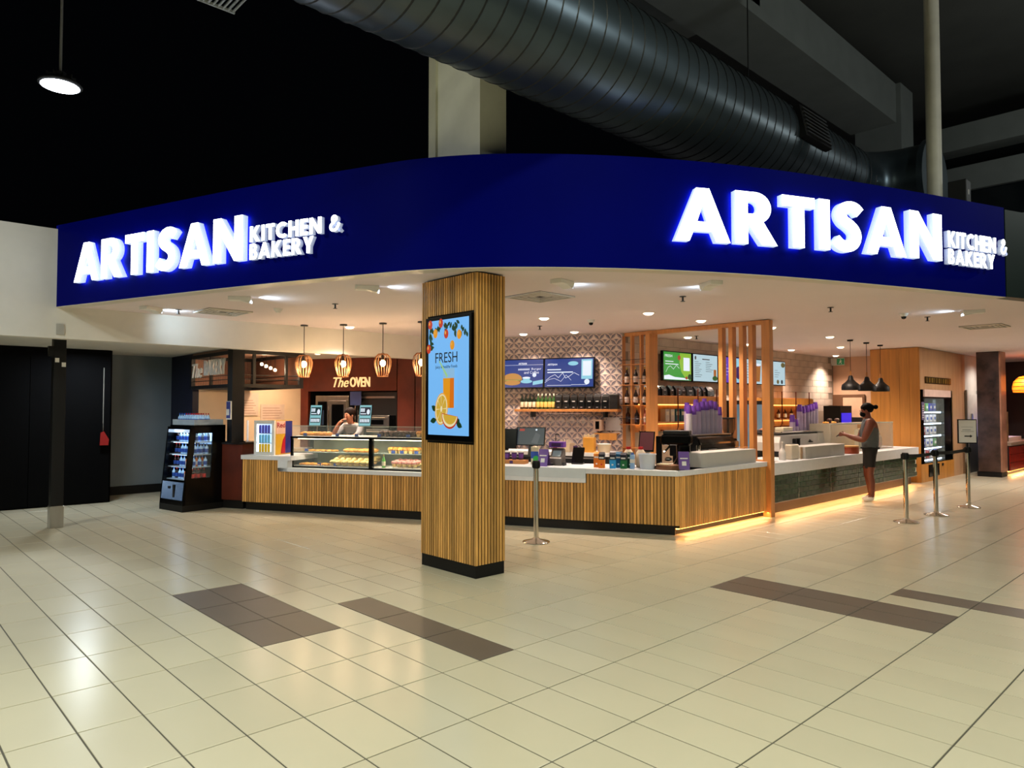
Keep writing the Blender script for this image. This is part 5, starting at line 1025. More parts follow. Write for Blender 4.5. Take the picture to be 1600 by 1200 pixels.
for x in (-.4, .46): MB().box(x-.04, x+.04, .05, .45, 0, .1).build('leg', SHINY, em)
MB().box(-.25, -.02, -.036, -.03, .2, .235).build('badge', mat('silver_badge', (170, 170, 170), .3, .6), em); MB().box(-.42, .48, .1, .46, .03, .1).build('drip_tray', STEEL, em)
q = MB(); q.cyl((-.5, -.02, .18), (-.5, -.02, .28), .03, n=12); q.build('steam_knob', CHROME, em)
# cup stacks
def stack(lab, x, y, z, n, mbody, mtop, r=.043, dz=.016, top=3):
    o = thing('cup_stack', lab, 'cup stack', (x, y, z)); h = .1
    for k in range(n):
        q = MB(); z0 = k*dz*1.0; m_ = mtop if k >= n-top else mbody
        if k == n-1: q.lathe([(r, z0), (r*1.03, z0), (r*.75, z0+h), (0, z0+h)], 12)
        else: q.lathe([(r*1.04, z0), (r*1.04, z0+.006), (r, z0+.007), (r*.97, z0+dz)], 12)
        q.build('cup', m_, o, True)
    return o
LILAC = mat('lilac_cup', (176, 160, 190), .5, var=.06); GREYC = mat('grey_lilac_cup', (158, 150, 176), .5, var=.05)
pos1 = [(-5.8, 9.0, 22, CUPW), (-5.8, 9.12, 21, LILAC), (-5.8, 9.24, 24, LILAC), (-5.8, 9.36, 25, GREYC), (-5.8, 9.48, 25, GREYC), (-5.8, 9.6, 26, GREYC), (-5.8, 9.72, 25, GREYC), (-5.8, 9.84, 20, LILAC), (-5.95, 9.18, 24, LILAC), (-5.95, 9.42, 27, GREYC), (-5.95, 9.66, 28, GREYC), (-5.95, 9.84, 25, LILAC)]
nm_ = ['first', 'second', 'third', 'fourth', 'fifth', 'sixth', 'seventh', 'eighth']
for k, (x, y, n, m_) in enumerate(pos1):
    lab = (nm_[k]+' stack from the left in the front row of purple cups on the black machine') if k < 8 else (nm_[k-8]+' stack from the left in the rear row of purple cups on the black machine')
    stack(lab, x, y, 1.262, n, m_, PURPLE)
gd2 = thing('bean_grinder', 'black bean grinder with clear hopper beside the black espresso machine', 'grinder', (-5.8, 10.12, .835), QT); MB().box(-.08, .08, -.1, .1, 0, .34).build('body', SHINY, gd2, bevel=.02); q = MB(); q.lathe([(.04, .34), (.1, .48), (.1, .64), (0, .64)], 14); q.build('hopper', mat('smoky_hopper', (90, 70, 60), .1, alpha=.5), gd2, True); q = MB(); q.lathe([(.104, .64), (.104, .665), (0, .665)], 14); q.build('lid', DARK, gd2, True); MB().box(-.05, .05, -.14, -.1, .2, .3).build('dial', STEEL, gd2)
sk = thing('wooden_spoons', 'little wooden stirrers lying on the white box', 'stirrers', (-5.44, 9.9, 1.036))
for k in range(10): MB().box(-.05, .05, -.005, .005, .004*k, .004*k+.004, T=Matrix.Translation((random.uniform(-.03, .03), random.uniform(-.12, .12), 0)) @ Matrix.Rotation(random.uniform(-1, 1), 4, 'Z')).build('stirrer', OAKF, sk)
# tall dark fridge behind the posts
df = thing('tall_fridge', 'tall black glass-door fridge behind the timber posts', 'fridge', (-7.9, 13.1, 0), QT); MB().box(0, 1.3, -.5, 0, 0, 1.8).build('case', BLACK, df)
for x in (.03, .67): MB().box(x, x+.6, -.53, -.5, .1, 1.72).build('door', mat('fridge_door_glass', (90, 120, 136), .1, emit=.25, ecol=(120, 170, 200)), df); MB().box(x+.54, x+.57, -.56, -.53, .6, 1.3).build('handle', STEEL, df)
# white espresso machine on the green counter
wm = thing('white_espresso_machine', 'white espresso machine with tall cup stacks on the green tiled counter', 'espresso machine', (-5.75, 12.55, .80), QT)
q = MB(); q.slab([(-.86, .1), (.98, .1), (1.0, .2), (.9, .38), (-.8, .38), (-.86, .25)], 0, .45); q.build('body', mat('machine_white', (214, 210, 206), .3, var=.02), wm, bevel=.012); MB().box(-.82, .92, .0, .45, .385, .41).build('cup_rail', DARK, wm); MB().cyl((-.8, -.01, .43), (.3, -.01, .43), .012, n=8).build('chrome_rail', CHROME, wm)
for x in (-.7, .8): MB().box(x-.05, x+.05, .05, .4, 0, .1).build('leg', DARK, wm)
q = MB(); q.slab([(.25, .24), (.3, .22), (.44, .22), (.46, .235), (.38, .245), (.36, .27), (.34, .25), (.31, .28), (.29, .25)], -.004, 0); q.build('badge', DARK, wm)
for k in range(2): x = -.35+.14*k; MB().box(x-.02, x+.02, -.06, 0, .12, .3).box(x-.06, x+.06, -.05, -.03, .3, .31).build('group_head', BLACK, wm)
for k, (x, y, n, m_) in enumerate([(-6.0, 12.72, 14, LILAC), (-6.0, 12.85, 9, LILAC), (-6.0, 13.02, 26, LILAC), (-6.0, 13.16, 24, LILAC), (-6.0, 13.32, 25, GREYC), (-6.0, 13.44, 26, GREYC), (-6.0, 13.56, 27, GREYC), (-6.0, 13.7, 29, GREYC)]):
    stack(nm_[k]+' stack from the left of lilac cups on the white machine', x, y, 1.212, n, m_, PURPLE, .05)
ppk = thing('paper_pack', 'pale folded paper pack on top of the white espresso machine', 'pack', (-5.95, 12.3, 1.212), QT); MB().box(-.2, .16, -.08, .08, 0, .09).build('pack', LCR, ppk, bevel=.006); MB().box(-.2, .16, -.082, .082, .03, .04).build('fold', WHITEP, ppk)
sb = thing('soap_bottle', 'white pump bottle on the green tiled counter', 'bottle', (-5.42, 11.12, .80)); q = MB(); q.lathe([(.05, 0), (.055, .01), (.055, .12), (.035, .17), (.015, .2), (.015, .23), (0, .23)], 14); q.build('body', WHITEP, sb, True); MB().cyl((0, 0, .23), (0, 0, .29), .008, n=8).box(-.015, .015, -.01, .06, .28, .3).build('pump', WHITEP, sb)
wt = thing('white_caddy', 'white rounded napkin holder on the green tiled counter', 'holder', (-5.4, 11.42, .80), QT); MB().box(-.14, .14, -.06, .06, 0, .25).build('body', mat('cream_white', (238, 226, 206), .4), wt, bevel=.02); MB().box(-.1, .1, -.04, .04, .25, .258).build('slot', DARK, wt)
kb = thing('kraft_board', 'kraft brown board leaning on the white box of the green counter', 'board', (-5.34, 11.72, .802), QT); MB().box(-.12, .25, -.02, .0, 0, .19).build('board', mat('kraft_board', (170, 140, 110), .6, var=.12), kb)
MB().box(-.12, .25, .0, .01, 0, .17).build('backing', LCR, kb)
for (y, lab, c) in [(10.82, 'dark sauce bottle behind the pump bottle', COL_), (10.95, 'purple sauce bottle behind the pump bottle', PURD)]: o = bottle('sauce_bottle', lab, 'bottle', .2, .04, c, LDK, BLKC, None); o.location = (-5.55, y, .80)
ob = thing('orange_tin', 'round orange tin on the green counter before the customer', 'tin', (-5.36, 13.68, .80)); q = MB(); q.lathe([(.15, 0), (.16, .015), (.16, .13), (.15, .14), (0, .14)], 20); q.build('tin', mat('burnt_orange', (150, 60, 20), .4, var=.15), ob, True); q = MB(); q.lathe([(.163, .12), (.163, .145), (0, .15)], 20); q.build('lid', mat('tin_lid', (200, 150, 90), .4), ob, True)
# glass snack case at the far end of the green counter
g2 = thing('glass_snack_case', 'low frameless glass snack case behind the customer', 'display case', (-5.5, 13.2, .80), QT); Lc = 3.15
MB().box(0, Lc, 0, .008, 0, .55).box(0, .008, 0, .4, 0, .55).box(Lc-.008, Lc, 0, .4, 0, .55).box(0, Lc, 0, .4, .545, .553).build('glass', mat('grey_glass', (190, 196, 184), .05, alpha=.22), g2); MB().box(0, Lc, .0, .45, 0, .012).build('base', STEEL, g2); MB().box(0, Lc, .39, .4, 0, .55).build('back', mat('case_cream_back', (200, 180, 156), .4, var=.1), g2); MB().box(0, Lc, -.004, .004, .54, .556).build('edge', MATS['pale_glass_edge'], g2)
wl = thing('white_lamp_column', 'glowing cream display column inside the glass snack case', 'display', (-5.72, 15.3, .813), QT); MB().box(-.1, .1, -.05, .05, 0, .42).build('column', mat('glow_cream', (250, 230, 180), .5, emit=1.0, ecol=(255, 226, 160)), wl); MB().box(-.14, .14, -.06, .06, .42, .5).build('cap', OAKP, wl); MB().box(-.35, -.12, -.04, .04, 0, .4).build('white_pack', LCR, wl)
gj = thing('glass_jar', 'glass sweet jar at the right end of the snack case', 'jar', (-5.72, 16.0, .813)); q = MB(); q.lathe([(.1, 0), (.12, .05), (.12, .22), (.07, .27), (.07, .3), (0, .3)], 16); q.build('jar', mat('jar_glass', (180, 170, 160), .08, alpha=.4), gj, True); q = MB(); q.ball((0, 0, .07), .1, .1, .06); q.build('sweets', PINK, gj, True); q = MB(); q.lathe([(.075, .3), (.075, .33), (0, .34)], 14); q.build('lid', STEEL, gj, True)
for k in range(4):
    o = food('mc' if k % 2 else 'd', 0, 0, 0, 'dark pastry on top of the glass snack case', 'pastries on the snack case'); o.location = (-5.72, 13.5+.17*k, 1.356)
# black pendants
def bell(loc, lab):
    o = thing('black_pendant', lab, 'pendant lamp', loc); q = MB(); q.lathe([(.06, 0), (.05, -.03), (0, -.035)], 16); q.build('ceiling_rose', BLACK, o, True); MB().cyl((0, 0, -.03), (0, 0, -.62), .005, n=6).build('cord', BLACK, o); q = MB(); q.cyl((0, 0, -.62), (0, 0, -.72), .018, n=10); q.build('wood_neck', OAKF, o, True)
    q = MB(); q.lathe([(.03, -.71), (.045, -.74), (.055, -.79), (.1, -.84), (.16, -.89), (.175, -.95), (.17, -1.0), (.16, -1.0), (.16, -.95), (.09, -.85), (.03, -.8)], 24); q.build('shade', mat('matt_black_metal', (22, 21, 21), .5, .3), o, True); q = MB(); q.ball((0, 0, -.93), .05); q.build('bulb', MATS['warm_bulb'], o, True)
    spot('pendant_beam', (loc[0], loc[1], loc[2]-.99), 45, WARM, 140, .9, size=.05)
bell((-5.64, 14.5, 3.0), 'black bell pendant nearest the menu screens'); bell((-5.64, 15.33, 3.0), 'middle one of the three black bell pendants'); bell((-5.66, 16.15, 3.0), 'black bell pendant nearest the wood wall')
ex = thing('exit_sign', 'small green running man exit sign on the end wall', 'sign', (-7.85, 19.3, 2.78)); MB().box(-.2, .2, -.02, .02, 0, .2).build('case', WHITEP, ex); MB().box(.0, .19, -.024, -.02, .02, .18).build('green_panel', scr('exit_green', (30, 110, 60), .5), ex)
q = MB(); q.ball((.1, -.026, .15), .014, .002, .014); q.slab([(.07, .12), (.11, .135), (.135, .11), (.12, .1), (.105, .09), (.13, .06), (.12, .03), (.105, .035), (.11, .06), (.085, .075), (.06, .04), (.045, .05), (.075, .09)], -.027, -.024); q.build('pictogram', WHITEP, ex)
dw = thing('service_door', 'half-glazed timber service door in the end wall', 'door', (-7.75, 19.4, 0)); dw['kind'] = 'structure'; MB().box(-.3, .0, -.03, 0, 0, 2.0).box(0, .5, -.03, 0, 1.94, 2.0).box(.5, .56, -.03, 0, 0, 2.0).build('door_frame', mat('brown_frame', (110, 74, 50), .5), dw); MB().box(0, .5, -.015, 0, 1.4, 1.94).build('pane', mat('peach_pane', (232, 190, 160), .3), dw); MB().box(0, .5, -.015, 0, 0, 1.4).build('leaf', mat('dark_leaf', (30, 24, 24), .5), dw)
bf = thing('blue_lit_cooler', 'small cooler glowing deep blue beside the service door', 'cooler', (-7.3, 18.4, .9), QT); MB().box(-.35, .35, -.02, .4, 0, .8).build('case', BLACK, bf); MB().box(-.3, .3, -.03, -.02, .05, .62).build('lit_front', scr('deep_violet', (40, 30, 220), 1.0), bf); MB().box(-.4, .4, -.1, .45, -.9, 0).build('cabinet', DARK, bf)
# ---- vending machine in the wood wall
vm_ = thing('vending_machine', 'tall lit snack vending machine set into the wood wall', 'vending machine', (-5.25, 17.5, .4), QT); VWd = 1.92
MB().box(0, VWd, .55, .6, 0, 1.66).box(0, .03, 0, .6, 0, 1.66).box(VWd-.03, VWd, 0, .6, 0, 1.66).box(0, VWd, 0, .6, 0, .03).box(0, VWd, 0, .6, 1.62, 1.66).build('case', BLACK, vm_); MB().box(0, VWd, -.03, 0, 1.5, 1.66).build('header', mat('header_blush', (206, 176, 164), .4, emit=.2), vm_); MB().box(0, VWd, -.035, -.025, 1.47, 1.5).build('header_edge', CHROME, vm_); MB().box(VWd*.74, VWd, -.02, .55, .03, 1.5).build('control_side', SHINY, vm_); MB().box(.03, VWd*.74, .5, .55, .03, 1.5).build('lit_back', mat('vend_back', (150, 180, 210), .5, emit=.35), vm_); MB().box(.02, VWd*.74, -.02, -.012, .03, 1.48).build('glass_door', GLASS, vm_)
for z in (.08, .34, .62, .9, 1.16): MB().box(.03, VWd*.74, .05, .5, z, z+.015).build('shelf', STEEL, vm_); MB().box(.05, VWd*.73, .05, .055, z-.03, z).build('shelf_strip', LEDW, vm_)
area('vending_light', (-5.4, 18.2, 1.84), 4, (.85, .93, 1), .2, 170, (-5.5, 18.2, 0), 1.2)
snk = [((240, 180, 30), 'yellow'), ((40, 50, 170), 'blue'), ((230, 230, 235), 'white'), ((190, 30, 40), 'red'), ((80, 150, 90), 'green'), ((200, 210, 220), 'silver')]
lay = [[2, 2, 3, 2, 1], [3, 1, 2, 2, 4], [2, 3, 2, 2, 2], [5, 2, 2, 2, 2], [0, 0, 4, 1, 1]]
pk = {}
for r_, z in enumerate((.095, .355, .635, .915, 1.175)):
    for k in range(5):
        i_ = lay[r_][k]; p_ = (-5.25-.16, 17.5+.16+.27*k, .4+z)
        if i_ not in pk:
            o = thing('snack_packet', snk[i_][1]+' packet on a vending machine shelf', 'packet', p_, QT, snk[i_][1]+' vending packets'); q = MB(); q.slab([(-.1, 0), (.1, 0), (.095, .02), (.1, .18), (-.1, .18), (-.095, .02)], -.03, .03); q.build('wrapper', mat('packet_'+snk[i_][1], snk[i_][0], .35, var=.15), o, bevel=.015); MB().box(-.05, .05, -.034, -.03, .06, .12).build('print', WHITEP if i_ not in (2, 5) else LBL, o); pk[i_] = o
        else: clone(pk[i_], p_, QT)
MB().box(.25, .95, -.03, 0, -.3, -.03).build('delivery_flap', SHINY, vm_)
MB().box(1.2, 1.3, -.025, 0, -.1, -.04).build('coin_slot', DARK, vm_)
vs_ = thing('gold_plate_sign', 'dark gold lettered plate above the vending machine', 'sign', (-5.235, 17.58, 2.2), QT); MB().box(0, 1.85, -.02, 0, 0, .15).build('plate', mat('dark_gold', (60, 44, 16), .35, .4), vs_)
for k in range(11): MB().box(.06+.165*k, .1+.165*k+.03*(k % 3), -.026, -.02, .02, .13).build('raised_mark', mat('gold_mark', (150, 122, 54), .35, .5), vs_)
pn = thing('purple_notice', 'narrow purple notice on the wood wall left of the vending machine', 'notice', (-5.235, 17.32, 1.38), QT); MB().box(0, .17, -.008, 0, 0, .4).build('sheet', mat('purple_grey_print', (104, 92, 130), .5), pn)
for k in range(6): MB().box(.03, .14, -.01, -.008, .05+.05*k, .065+.05*k).build('print_line', WHITEP, pn)
# ---- queue posts
def stanchion(loc, lab, h=1.0):
    o = thing('queue_post', lab, 'queue post', loc); q = MB(); q.lathe([(.165, 0), (.17, .006), (.16, .016), (.05, .04), (.033, .06), (0, .06)], 28); q.build('base', CHROME, o, True); q = MB(); q.cyl((0, 0, .05), (0, 0, h-.09), .032, n=18); q.build('pole', CHROME, o, True); q = MB(); q.lathe([(.03, h-.1), (.045, h-.09), (.048, h-.02), (.04, h), (0, h)], 16); q.build('belt_head', BLACK, o, True)
    for k in range(4): MB().box(-.014, .014, -.056, -.04, h-.08, h-.02, T=Matrix.Rotation(k*PI/2, 4, 'Z')).build('belt_clip', BLACK, o)
    return o
stanchion((-6.2, 6.23, 0), 'single chrome queue post just right of the pillar'); Q = [(-3.61, 11.2), (-3.53, 12.27), (-3.43, 13.6)]
stanchion((*Q[0], 0), 'chrome queue post at the near end of the black belt'); stanchion((*Q[1], 0), 'chrome queue post in the middle of the black belt'); t3 = stanchion((*Q[2], 0), 'chrome queue post carrying the framed paper sign')
for k, lab in ((0, 'black belt between the near and middle queue posts'), (1, 'black belt between the middle and sign carrying queue posts')):
    a_, b_ = Vector((*Q[k], .95)), Vector((*Q[k+1], .95)); q = MB(); n = 8; vs = []
    for i in range(n+1):
        p = a_.lerp(b_, .05+.9*i/n); sag = -.012*math.sin(PI*i/n); vs += [(p.x-.0015, p.y, p.z-.025+sag), (p.x-.0015, p.y, p.z+.025+sag), (p.x+.0015, p.y, p.z+.025+sag), (p.x+.0015, p.y, p.z-.025+sag)]
    q.add(vs, [(4*i+e, 4*i+(e+1) % 4, 4*i+4+(e+1) % 4, 4*i+4+e) for i in range(n) for e in range(4)]); tag(q.build('queue_belt', mat('black_webbing', (12, 12, 14), .7)), lab, 'belt')
sf = thing('queue_sign', 'framed white arrow sign on top of the far queue post', 'sign', (*Q[2], 1.0), R(YAW-6)); MB().box(-.15, .15, -.01, .01, .06, .46).build('frame', BLACK, sf); MB().box(-.135, .135, -.014, -.01, .075, .445).build('paper', WHITEP, sf); MB().box(-.012, .012, -.01, .01, 0, .07).build('stem', BLACK, sf)
q = MB(); q.slab([(-.05, .17), (.04, .17), (.04, .155), (.075, .18), (.04, .205), (.04, .19), (-.05, .19)], -.016, -.014); q.build('arrow', INK, sf); MB().box(-.1, .1, -.016, -.014, .255, .262).box(-.08, .05, -.016, -.014, .28, .29).box(-.1, .09, -.016, -.014, .33, .335).build('print', mat('pale_ink', (150, 150, 150), .5), sf)
# ---- neighbouring shop at far right
nb = thing('red_tile_counter', 'red tiled counter of the neighbouring shop at far right', 'counter', (-4.33, 20.75, 0), QT)
RT = mat('red_glazed_tile', (140, 34, 22), .2, var=.15, rnd=.15)
for j in range(3):
    for i in range(6): MB().box(i*.5+.004, i*.5+.496, 0, .02, .1+j*.2+.004, .1+j*.2+.196).build('red_tile', RT, nb)
MB().box(0, 3, .02, .6, .1, .72).box(0, 3, .1, .6, 0, .1).build('carcass', DARK, nb); MB().box(-.02, 3, -.03, .6, .72, .8).build('top', mat('taupe_top', (150, 130, 116), .3), nb); ledstrip(nb, 0, 3, .03, .1)
area('led_glow', (-4.31, 22.2, .09), 12, (1, .62, .25), 2.9, 175, (-4.31, 22.2, 0), .03).rotation_euler = (0, 0, QT)
bi = thing('blue_lit_bin', 'blue glowing food bin on the red tiled counter', 'bin', (-4.6, 21.9, .80), QT); MB().box(-.5, .9, -.1, .3, 0, .1).build('tray', WHITEP, bi); MB().box(-.3, .9, .2, .25, .1, .62).build('lit_back', scr('bin_blue', (70, 100, 240), 1.0), bi); MB().box(-.55, -.45, -.1, .3, 0, .75).build('end_panel', mat('olive_panel', (120, 96, 66), .5), bi)
ol = thing('orange_pendant', 'wide orange pleated pendant lamp at the right edge', 'pendant lamp', (-4.1, 22.2, 3.0)); MB().cyl((0, 0, 0), (0, 0, -.5), .008, n=6).build('cord', BLACK, ol); q = MB(); q.lathe([(.05, -.5), (.3, -.55), (.42, -.68), (.45, -.85), (.43, -.95), (.42, -.95), (.42, -.85), (.3, -.6), (.05, -.52)], 28); q.build('shade', mat('orange_shade', (255, 130, 20), .5, emit=1.5, ecol=(255, 120, 16)), ol, True)
for k in range(4): q = MB(); r_ = (.36, .425, .45, .44)[k]; z_ = (-.6, -.7, -.8, -.9)[k]; q.tube([(r_*math.cos(2*PI*i/24), r_*math.sin(2*PI*i/24), z_) for i in range(25)], .008, n=5); q.build('rib', mat('shade_rib', (180, 80, 10), .5), ol)
q = MB(); q.ball((0, 0, -.8), .08); q.build('bulb', MATS['warm_bulb'], ol, True)
struct(MB().box(-7, 2, 25, 25.2, 0, 3).build('wall_neighbour', mat('dark_brown_wall', (50, 30, 28), .6)))
# ================================================================== PEOPLE
SKIN1 = mat('warm_skin', (196, 132, 104), .5, var=.05, scale=12); SKIN2 = mat('brown_skin', (116, 60, 40), .5, var=.06, scale=12)
HAIRB = mat('brown_hair', (26, 14, 9), .7, var=.3, scale=40, spec=.12); HAIRK = mat('black_hair', (8, 7, 7), .7, var=.3, scale=40, spec=.12)
GREYT = mat('grey_tank', (84, 90, 94), .8, var=.08, scale=20); SHORT = mat('black_shorts', (12, 12, 14), .8, var=.1); SHOE = mat('white_shoe', (226, 220, 210), .5, var=.03); SHIRT = mat('grey_shirt', (150, 152, 158), .8, var=.08, scale=16); EYEW = mat('eye_white', (225, 220, 214), .3); EYEB = mat('eye_dark', (20, 14, 12), .2); APRON = mat('dark_apron', (40, 40, 46), .8)
def skin(name, J, E_, mats, pick, parent, sub=2):
    keys = list(J); me = bpy.data.meshes.new(name); me.from_pydata([J[k][0] for k in keys], [(keys.index(a), keys.index(b)) for a, b in E_], [])
    o = bpy.data.objects.new(name, me); COL.objects.link(o); o.modifiers.new('skin', 'SKIN')
    sv = me.skin_vertices[0].data
    for i, k in enumerate(keys):
        r = J[k][1]; sv[i].radius = r if isinstance(r, tuple) else (r, r); sv[i].use_root = (i == 0)
    s_ = o.modifiers.new('sub', 'SUBSURF'); s_.levels = sub; s_.render_levels = sub
    dg = bpy.context.evaluated_depsgraph_get(); m2 = bpy.data.meshes.new_from_object(o.evaluated_get(dg)); bpy.data.objects.remove(o)
    m2.materials.clear()
    for m in mats: m2.materials.append(m)
    for p in m2.polygons: p.material_index = pick(p.center); p.use_smooth = True
    m2.name = name; return link(name, m2, parent)
def hand(J, E_, root, wrist, d, n, k, curl=.5, side=1):
    """palm from wrist along d, palm normal n (curl side), fingers fanned along d x n"""
    d = Vector(d).normalized(); n = Vector(n); n = (n-d*n.dot(d)).normalized(); u = d.cross(n)*side; w = Vector(wrist)
    J[k+'p'] = (tuple(w+d*.045), .026); E_.append((root, k+'p'))
    for i, (off, l) in enumerate(((-.03, .062), (-.01, .074), (.01, .07), (.028, .056))):
        b = w+d*.085+u*off; m = b+d*l*.55+n*l*curl*.35; t = m+d*l*.25*(1-curl*.5)+n*l*.6*curl
        J[k+'a%d' % i] = (tuple(b), .0095); J[k+'b%d' % i] = (tuple(m), .0085); J[k+'c%d' % i] = (tuple(t), .007)
        E_ += [(k+'p', k+'a%d' % i), (k+'a%d' % i, k+'b%d' % i), (k+'b%d' % i, k+'c%d' % i)]
    b = w+d*.04-u*.035+n*.008; m = b+d*.03-u*.012+n*.016; t = m+d*.03+n*.012
    J[k+'t0'] = (tuple(b), .011); J[k+'t1'] = (tuple(m), .009); J[k+'t2'] = (tuple(t), .007); E_ += [(k+'p', k+'t0'), (k+'t0', k+'t1'), (k+'t1', k+'t2')]
def face(root, c, rot, s, skinm, hairm, brow=True):
    """head parts in a head frame (front -y), c = head centre"""
    h = bpy.data.objects.new('head_features', None)
    M_ = Matrix.Translation(c) @ rot.to_4x4()
    def P(name, q, m, sm=True):
        q.v = [tuple(M_ @ (Vector(v)*s)) for v in q.v]; return q.build(name, m, root, sm)
    for x in (-.032, .032):
        P('eye', MB().ball((x, -.086, .005), .012, .008, .008, 8, 6), EYEW); P('iris', MB().ball((x, -.093, .005), .006, .003, .006, 8, 6), EYEB); P('eyebrow', MB().ball((x, -.092, .026), .02, .006, .005, 8, 5), hairm)
    P('nose', MB().lathe([(.0, .028), (.007, .02), (.013, -.012), (.017, -.026), (.008, -.034), (0, -.034)], 10, (0, -.093, -.008)), skinm)
    P('mouth', MB().ball((0, -.088, -.058), .024, .008, .007, 10, 5), mat('lip', (150, 80, 70), .5))
    for x in (-.078, .078): P('ear', MB().ball((x, .005, -.008), .012, .022, .034, 8, 7), skinm)
# ---- customer in grey tank top at the green counter
cu_ = thing('person', 'person in grey sleeveless top and black shorts standing at the green counter', 'person', (-4.86, 13.25, 0), R(-62))
J = {}; E_ = []
def ch(*ks): E_.extend(zip(ks[:-1], ks[1:]))
J['pel'] = ((0, .02, .90), (.175, .15)); J['wa'] = ((0, .02, 1.04), (.175, .15)); J['chest'] = ((0, .02, 1.24), (.205, .165)); J['ut'] = ((0, .025, 1.38), (.16, .125)); J['nk'] = ((0, .0, 1.46), .062); J['nk2'] = ((0, -.025, 1.52), .06); J['hd'] = ((0, -.045, 1.60), (.08, .092)); J['ht'] = ((0, -.035, 1.67), (.072, .085)); J['cn'] = ((0, -.095, 1.545), (.045, .04))
ch('pel', 'wa', 'chest', 'ut', 'nk', 'nk2', 'hd', 'ht'); ch('hd', 'cn')
for sx, k in ((-1, 'r'), (1, 'l')):
    J[k+'hip'] = ((.09*sx, .01, .84), .1); J[k+'th'] = ((.1*sx, -.0, .66), .1); J[k+'kn'] = ((.1*sx, -.012, .47), .07); J[k+'ca'] = ((.1*sx, .02, .32), .068); J[k+'an'] = ((.1*sx, .03, .1), .036); J[k+'ft'] = ((.1*sx, .0, .045), .04); J[k+'to'] = ((.11*sx, -.12, .035), .034); J[k+'he'] = ((.1*sx, .06, .04), .036)
    ch('pel', k+'hip', k+'th', k+'kn', k+'ca', k+'an', k+'ft', k+'to'); ch(k+'ft', k+'he')
    J[k+'sh'] = ((.2*sx, .01, 1.39), .085); J[k+'ua'] = ((.25*sx, -.04, 1.27), .075); J[k+'el'] = ((.26*sx, -.12, 1.08), .058); J[k+'fa'] = ((.2*sx, -.25, 1.12), .052); J[k+'wr'] = ((.12*sx, -.37, 1.17), .028)
    ch('ut', k+'sh', k+'ua', k+'el', k+'fa', k+'wr')
    hand(J, E_, k+'wr', (.12*sx, -.37, 1.17), (-.4*sx, -1, .1), (-sx, .2, -.3), k+'h', .7, sx)
def pick(c):
    if c.z < .085: return 3
    if .60 < c.z < .95 and abs(c.x) < .25: return 2
    if c.z <= 1.46 and c.z >= .95 and abs(c.x) < .19 + (.0 if c.z > 1.3 else .03) and c.y > -.19: return 1
    return 0
skin('body', J, E_, [SKIN2, GREYT, SHORT, SHOE], pick, cu_)
q = MB(); q.ball((0, -.012, 1.65), .096, .112, .092, 14, 9, noise=.04); q.build('hair', HAIRK, cu_, True)
q = MB(); q.ball((0, .115, 1.665), .045, .045, .04, 10, 7, noise=.08); q.build('hair_bun', HAIRK, cu_, True); q = MB(); q.ball((0, -.085, 1.535), .068, .055, .05, 12, 7, noise=.05); q.build('beard', HAIRK, cu_, True)
face(cu_, Vector((0, -.045, 1.605)), Matrix.Rotation(R(18), 3, 'X'), .92, SKIN2, HAIRK)
q = MB(); q.lathe([(.175, .925), (.183, .93), (.183, .95), (.175, .955)], 20, (0, .02, 0), 0, 1, .86); q.build('shorts_waistband', SHORT, cu_, True)
ph = thing('phone', 'dark phone held in the hands of the customer', 'phone', tuple(Vector((-4.86, 13.25, 0)) + Matrix.Rotation(R(-62), 3, 'Z') @ Vector((0, -.47, 1.18))), R(-62)); MB().box(-.04, .04, -.006, .006, -.075, .075, T=Matrix.Rotation(R(-50), 4, 'X')).build('case', SHINY, ph, bevel=.004); MB().box(-.035, .035, .0062, .007, -.068, .068, T=Matrix.Rotation(R(-50), 4, 'X')).build('display', scr('phone_glow', (200, 210, 235), .5), ph)
# ---- staff member leaning on the case
st = thing('person', 'person in grey shirt leaning behind the pastry case, hand over mouth', 'person', tuple(F(5.74, 1.32)), FA-.15)
J = {}; E_ = []
J['pel'] = ((0, .32, .95), (.15, .12)); J['wa'] = ((0, .24, 1.06), (.15, .115)); J['chest'] = ((0, .1, 1.20), (.175, .125)); J['ut'] = ((0, .0, 1.31), (.135, .1)); J['nk'] = ((.01, -.05, 1.38), .06); J['nk2'] = ((.015, -.08, 1.43), .058); J['hd'] = ((.02, -.11, 1.52), (.078, .09)); J['ht'] = ((.02, -.10, 1.59), (.07, .084)); J['cn'] = ((.02, -.165, 1.465), (.042, .038))
ch('pel', 'wa', 'chest', 'ut', 'nk', 'nk2', 'hd', 'ht'); ch('hd', 'cn')
for sx, k in ((-1, 'r'), (1, 'l')):
    J[k+'hip'] = ((.09*sx, .32, .86), .1); J[k+'kn'] = ((.1*sx, .3, .48), .062); J[k+'ca'] = ((.1*sx, .33, .3), .055); J[k+'an'] = ((.1*sx, .34, .09), .036); J[k+'to'] = ((.11*sx, .2, .035), .036); ch('pel', k+'hip', k+'kn', k+'ca', k+'an', k+'to')
J['rsh'] = ((-.18, .0, 1.32), .066); J['rua'] = ((-.225, -.12, 1.22), .056); J['rel'] = ((-.24, -.22, 1.16), .046); J['rfa'] = ((-.15, -.24, 1.28), .042); J['rwr'] = ((-.07, -.235, 1.40), .03)
J['lsh'] = ((.18, .0, 1.32), .066); J['lua'] = ((.245, -.1, 1.22), .056); J['lel'] = ((.25, -.24, 1.15), .046); J['lfa'] = ((.13, -.3, 1.15), .042); J['lwr'] = ((.0, -.32, 1.155), .03)
for k in 'rl': ch('ut', k+'sh', k+'ua', k+'el', k+'fa', k+'wr')
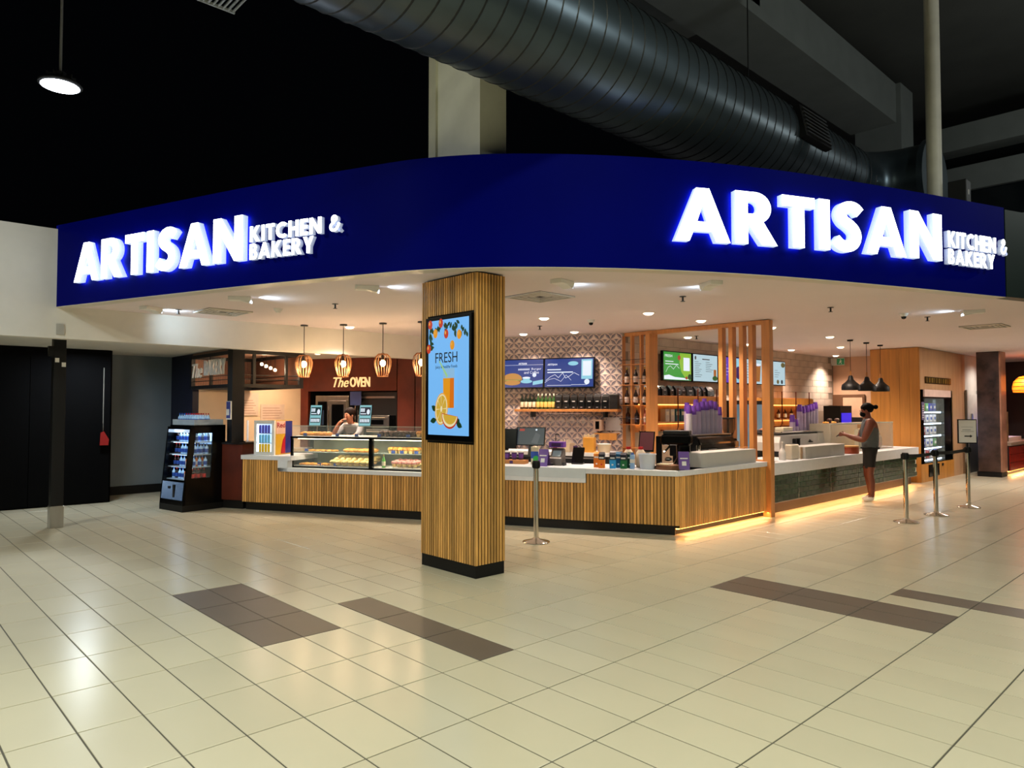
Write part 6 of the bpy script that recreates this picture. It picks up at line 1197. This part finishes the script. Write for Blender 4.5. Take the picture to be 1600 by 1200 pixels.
hand(J, E_, 'rwr', J['rwr'][0], (.75, .02, .55), (.3, .3, -.9), 'rh', .6, 1); hand(J, E_, 'lwr', J['lwr'][0], (-1, -.05, 0), (0, 0, -1), 'lh', .3, 1)
def pick2(c):
    if c.z < .09: return 2
    if c.z < .98: return 2
    if c.z > 1.375 or (c.y < -.19) : return 0
    return 1
skin('body', J, E_, [SKIN1, SHIRT, APRON], pick2, st)
q = MB(); q.ball((.02, -.075, 1.565), .097, .106, .096, 14, 9, noise=.04); q.build('hair', HAIRB, st, True)
face(st, Vector((.02, -.11, 1.525)), Matrix.Rotation(R(6), 3, 'X'), .92, SKIN1, HAIRB)
q = MB(); q.ball((.0, .09, 1.18), .165, .13, .11, 12, 7); q.build('apron', APRON, st, True)
# staff member behind the white coffee machine: only dark hair shows
s3 = thing('person', 'dark haired person bending behind the white espresso machine', 'person', (-6.45, 12.35, 0), QT)
J = {}; E_ = []
J['pel'] = ((0, .1, .85), (.15, .12)); J['wa'] = ((0, .06, .98), (.145, .11)); J['chest'] = ((0, -.02, 1.1), (.17, .12)); J['ut'] = ((0, -.1, 1.2), (.12, .1)); J['nk'] = ((0, -.15, 1.27), .058); J['hd'] = ((0, -.19, 1.36), (.076, .088)); J['ht'] = ((0, -.18, 1.43), (.07, .08)); ch('pel', 'wa', 'chest', 'ut', 'nk', 'hd', 'ht')
for sx, k in ((-1, 'r'), (1, 'l')):
    J[k+'hip'] = ((.09*sx, .1, .78), .1); J[k+'kn'] = ((.1*sx, .02, .45), .062); J[k+'an'] = ((.1*sx, .1, .09), .036); J[k+'to'] = ((.11*sx, -.04, .035), .036); ch('pel', k+'hip', k+'kn', k+'an', k+'to')
    J[k+'sh'] = ((.17*sx, -.08, 1.2), .064); J[k+'el'] = ((.23*sx, -.12, .98), .045); J[k+'wr'] = ((.14*sx, -.28, .95), .03); ch('ut', k+'sh', k+'el', k+'wr'); hand(J, E_, k+'wr', J[k+'wr'][0], (-.2*sx, -1, 0), (0, 0, -1), k+'h', .5, sx)
skin('body', J, E_, [SKIN1, APRON], lambda c: 0 if (c.z > 1.25 or c.y < -.2) else 1, s3)
q = MB(); q.ball((0, -.17, 1.41), .098, .11, .1, 14, 9, noise=.05); q.build('hair', HAIRK, s3, True)
face(s3, Vector((0, -.19, 1.365)), Matrix.Rotation(R(20), 3, 'X'), .92, SKIN1, HAIRK)
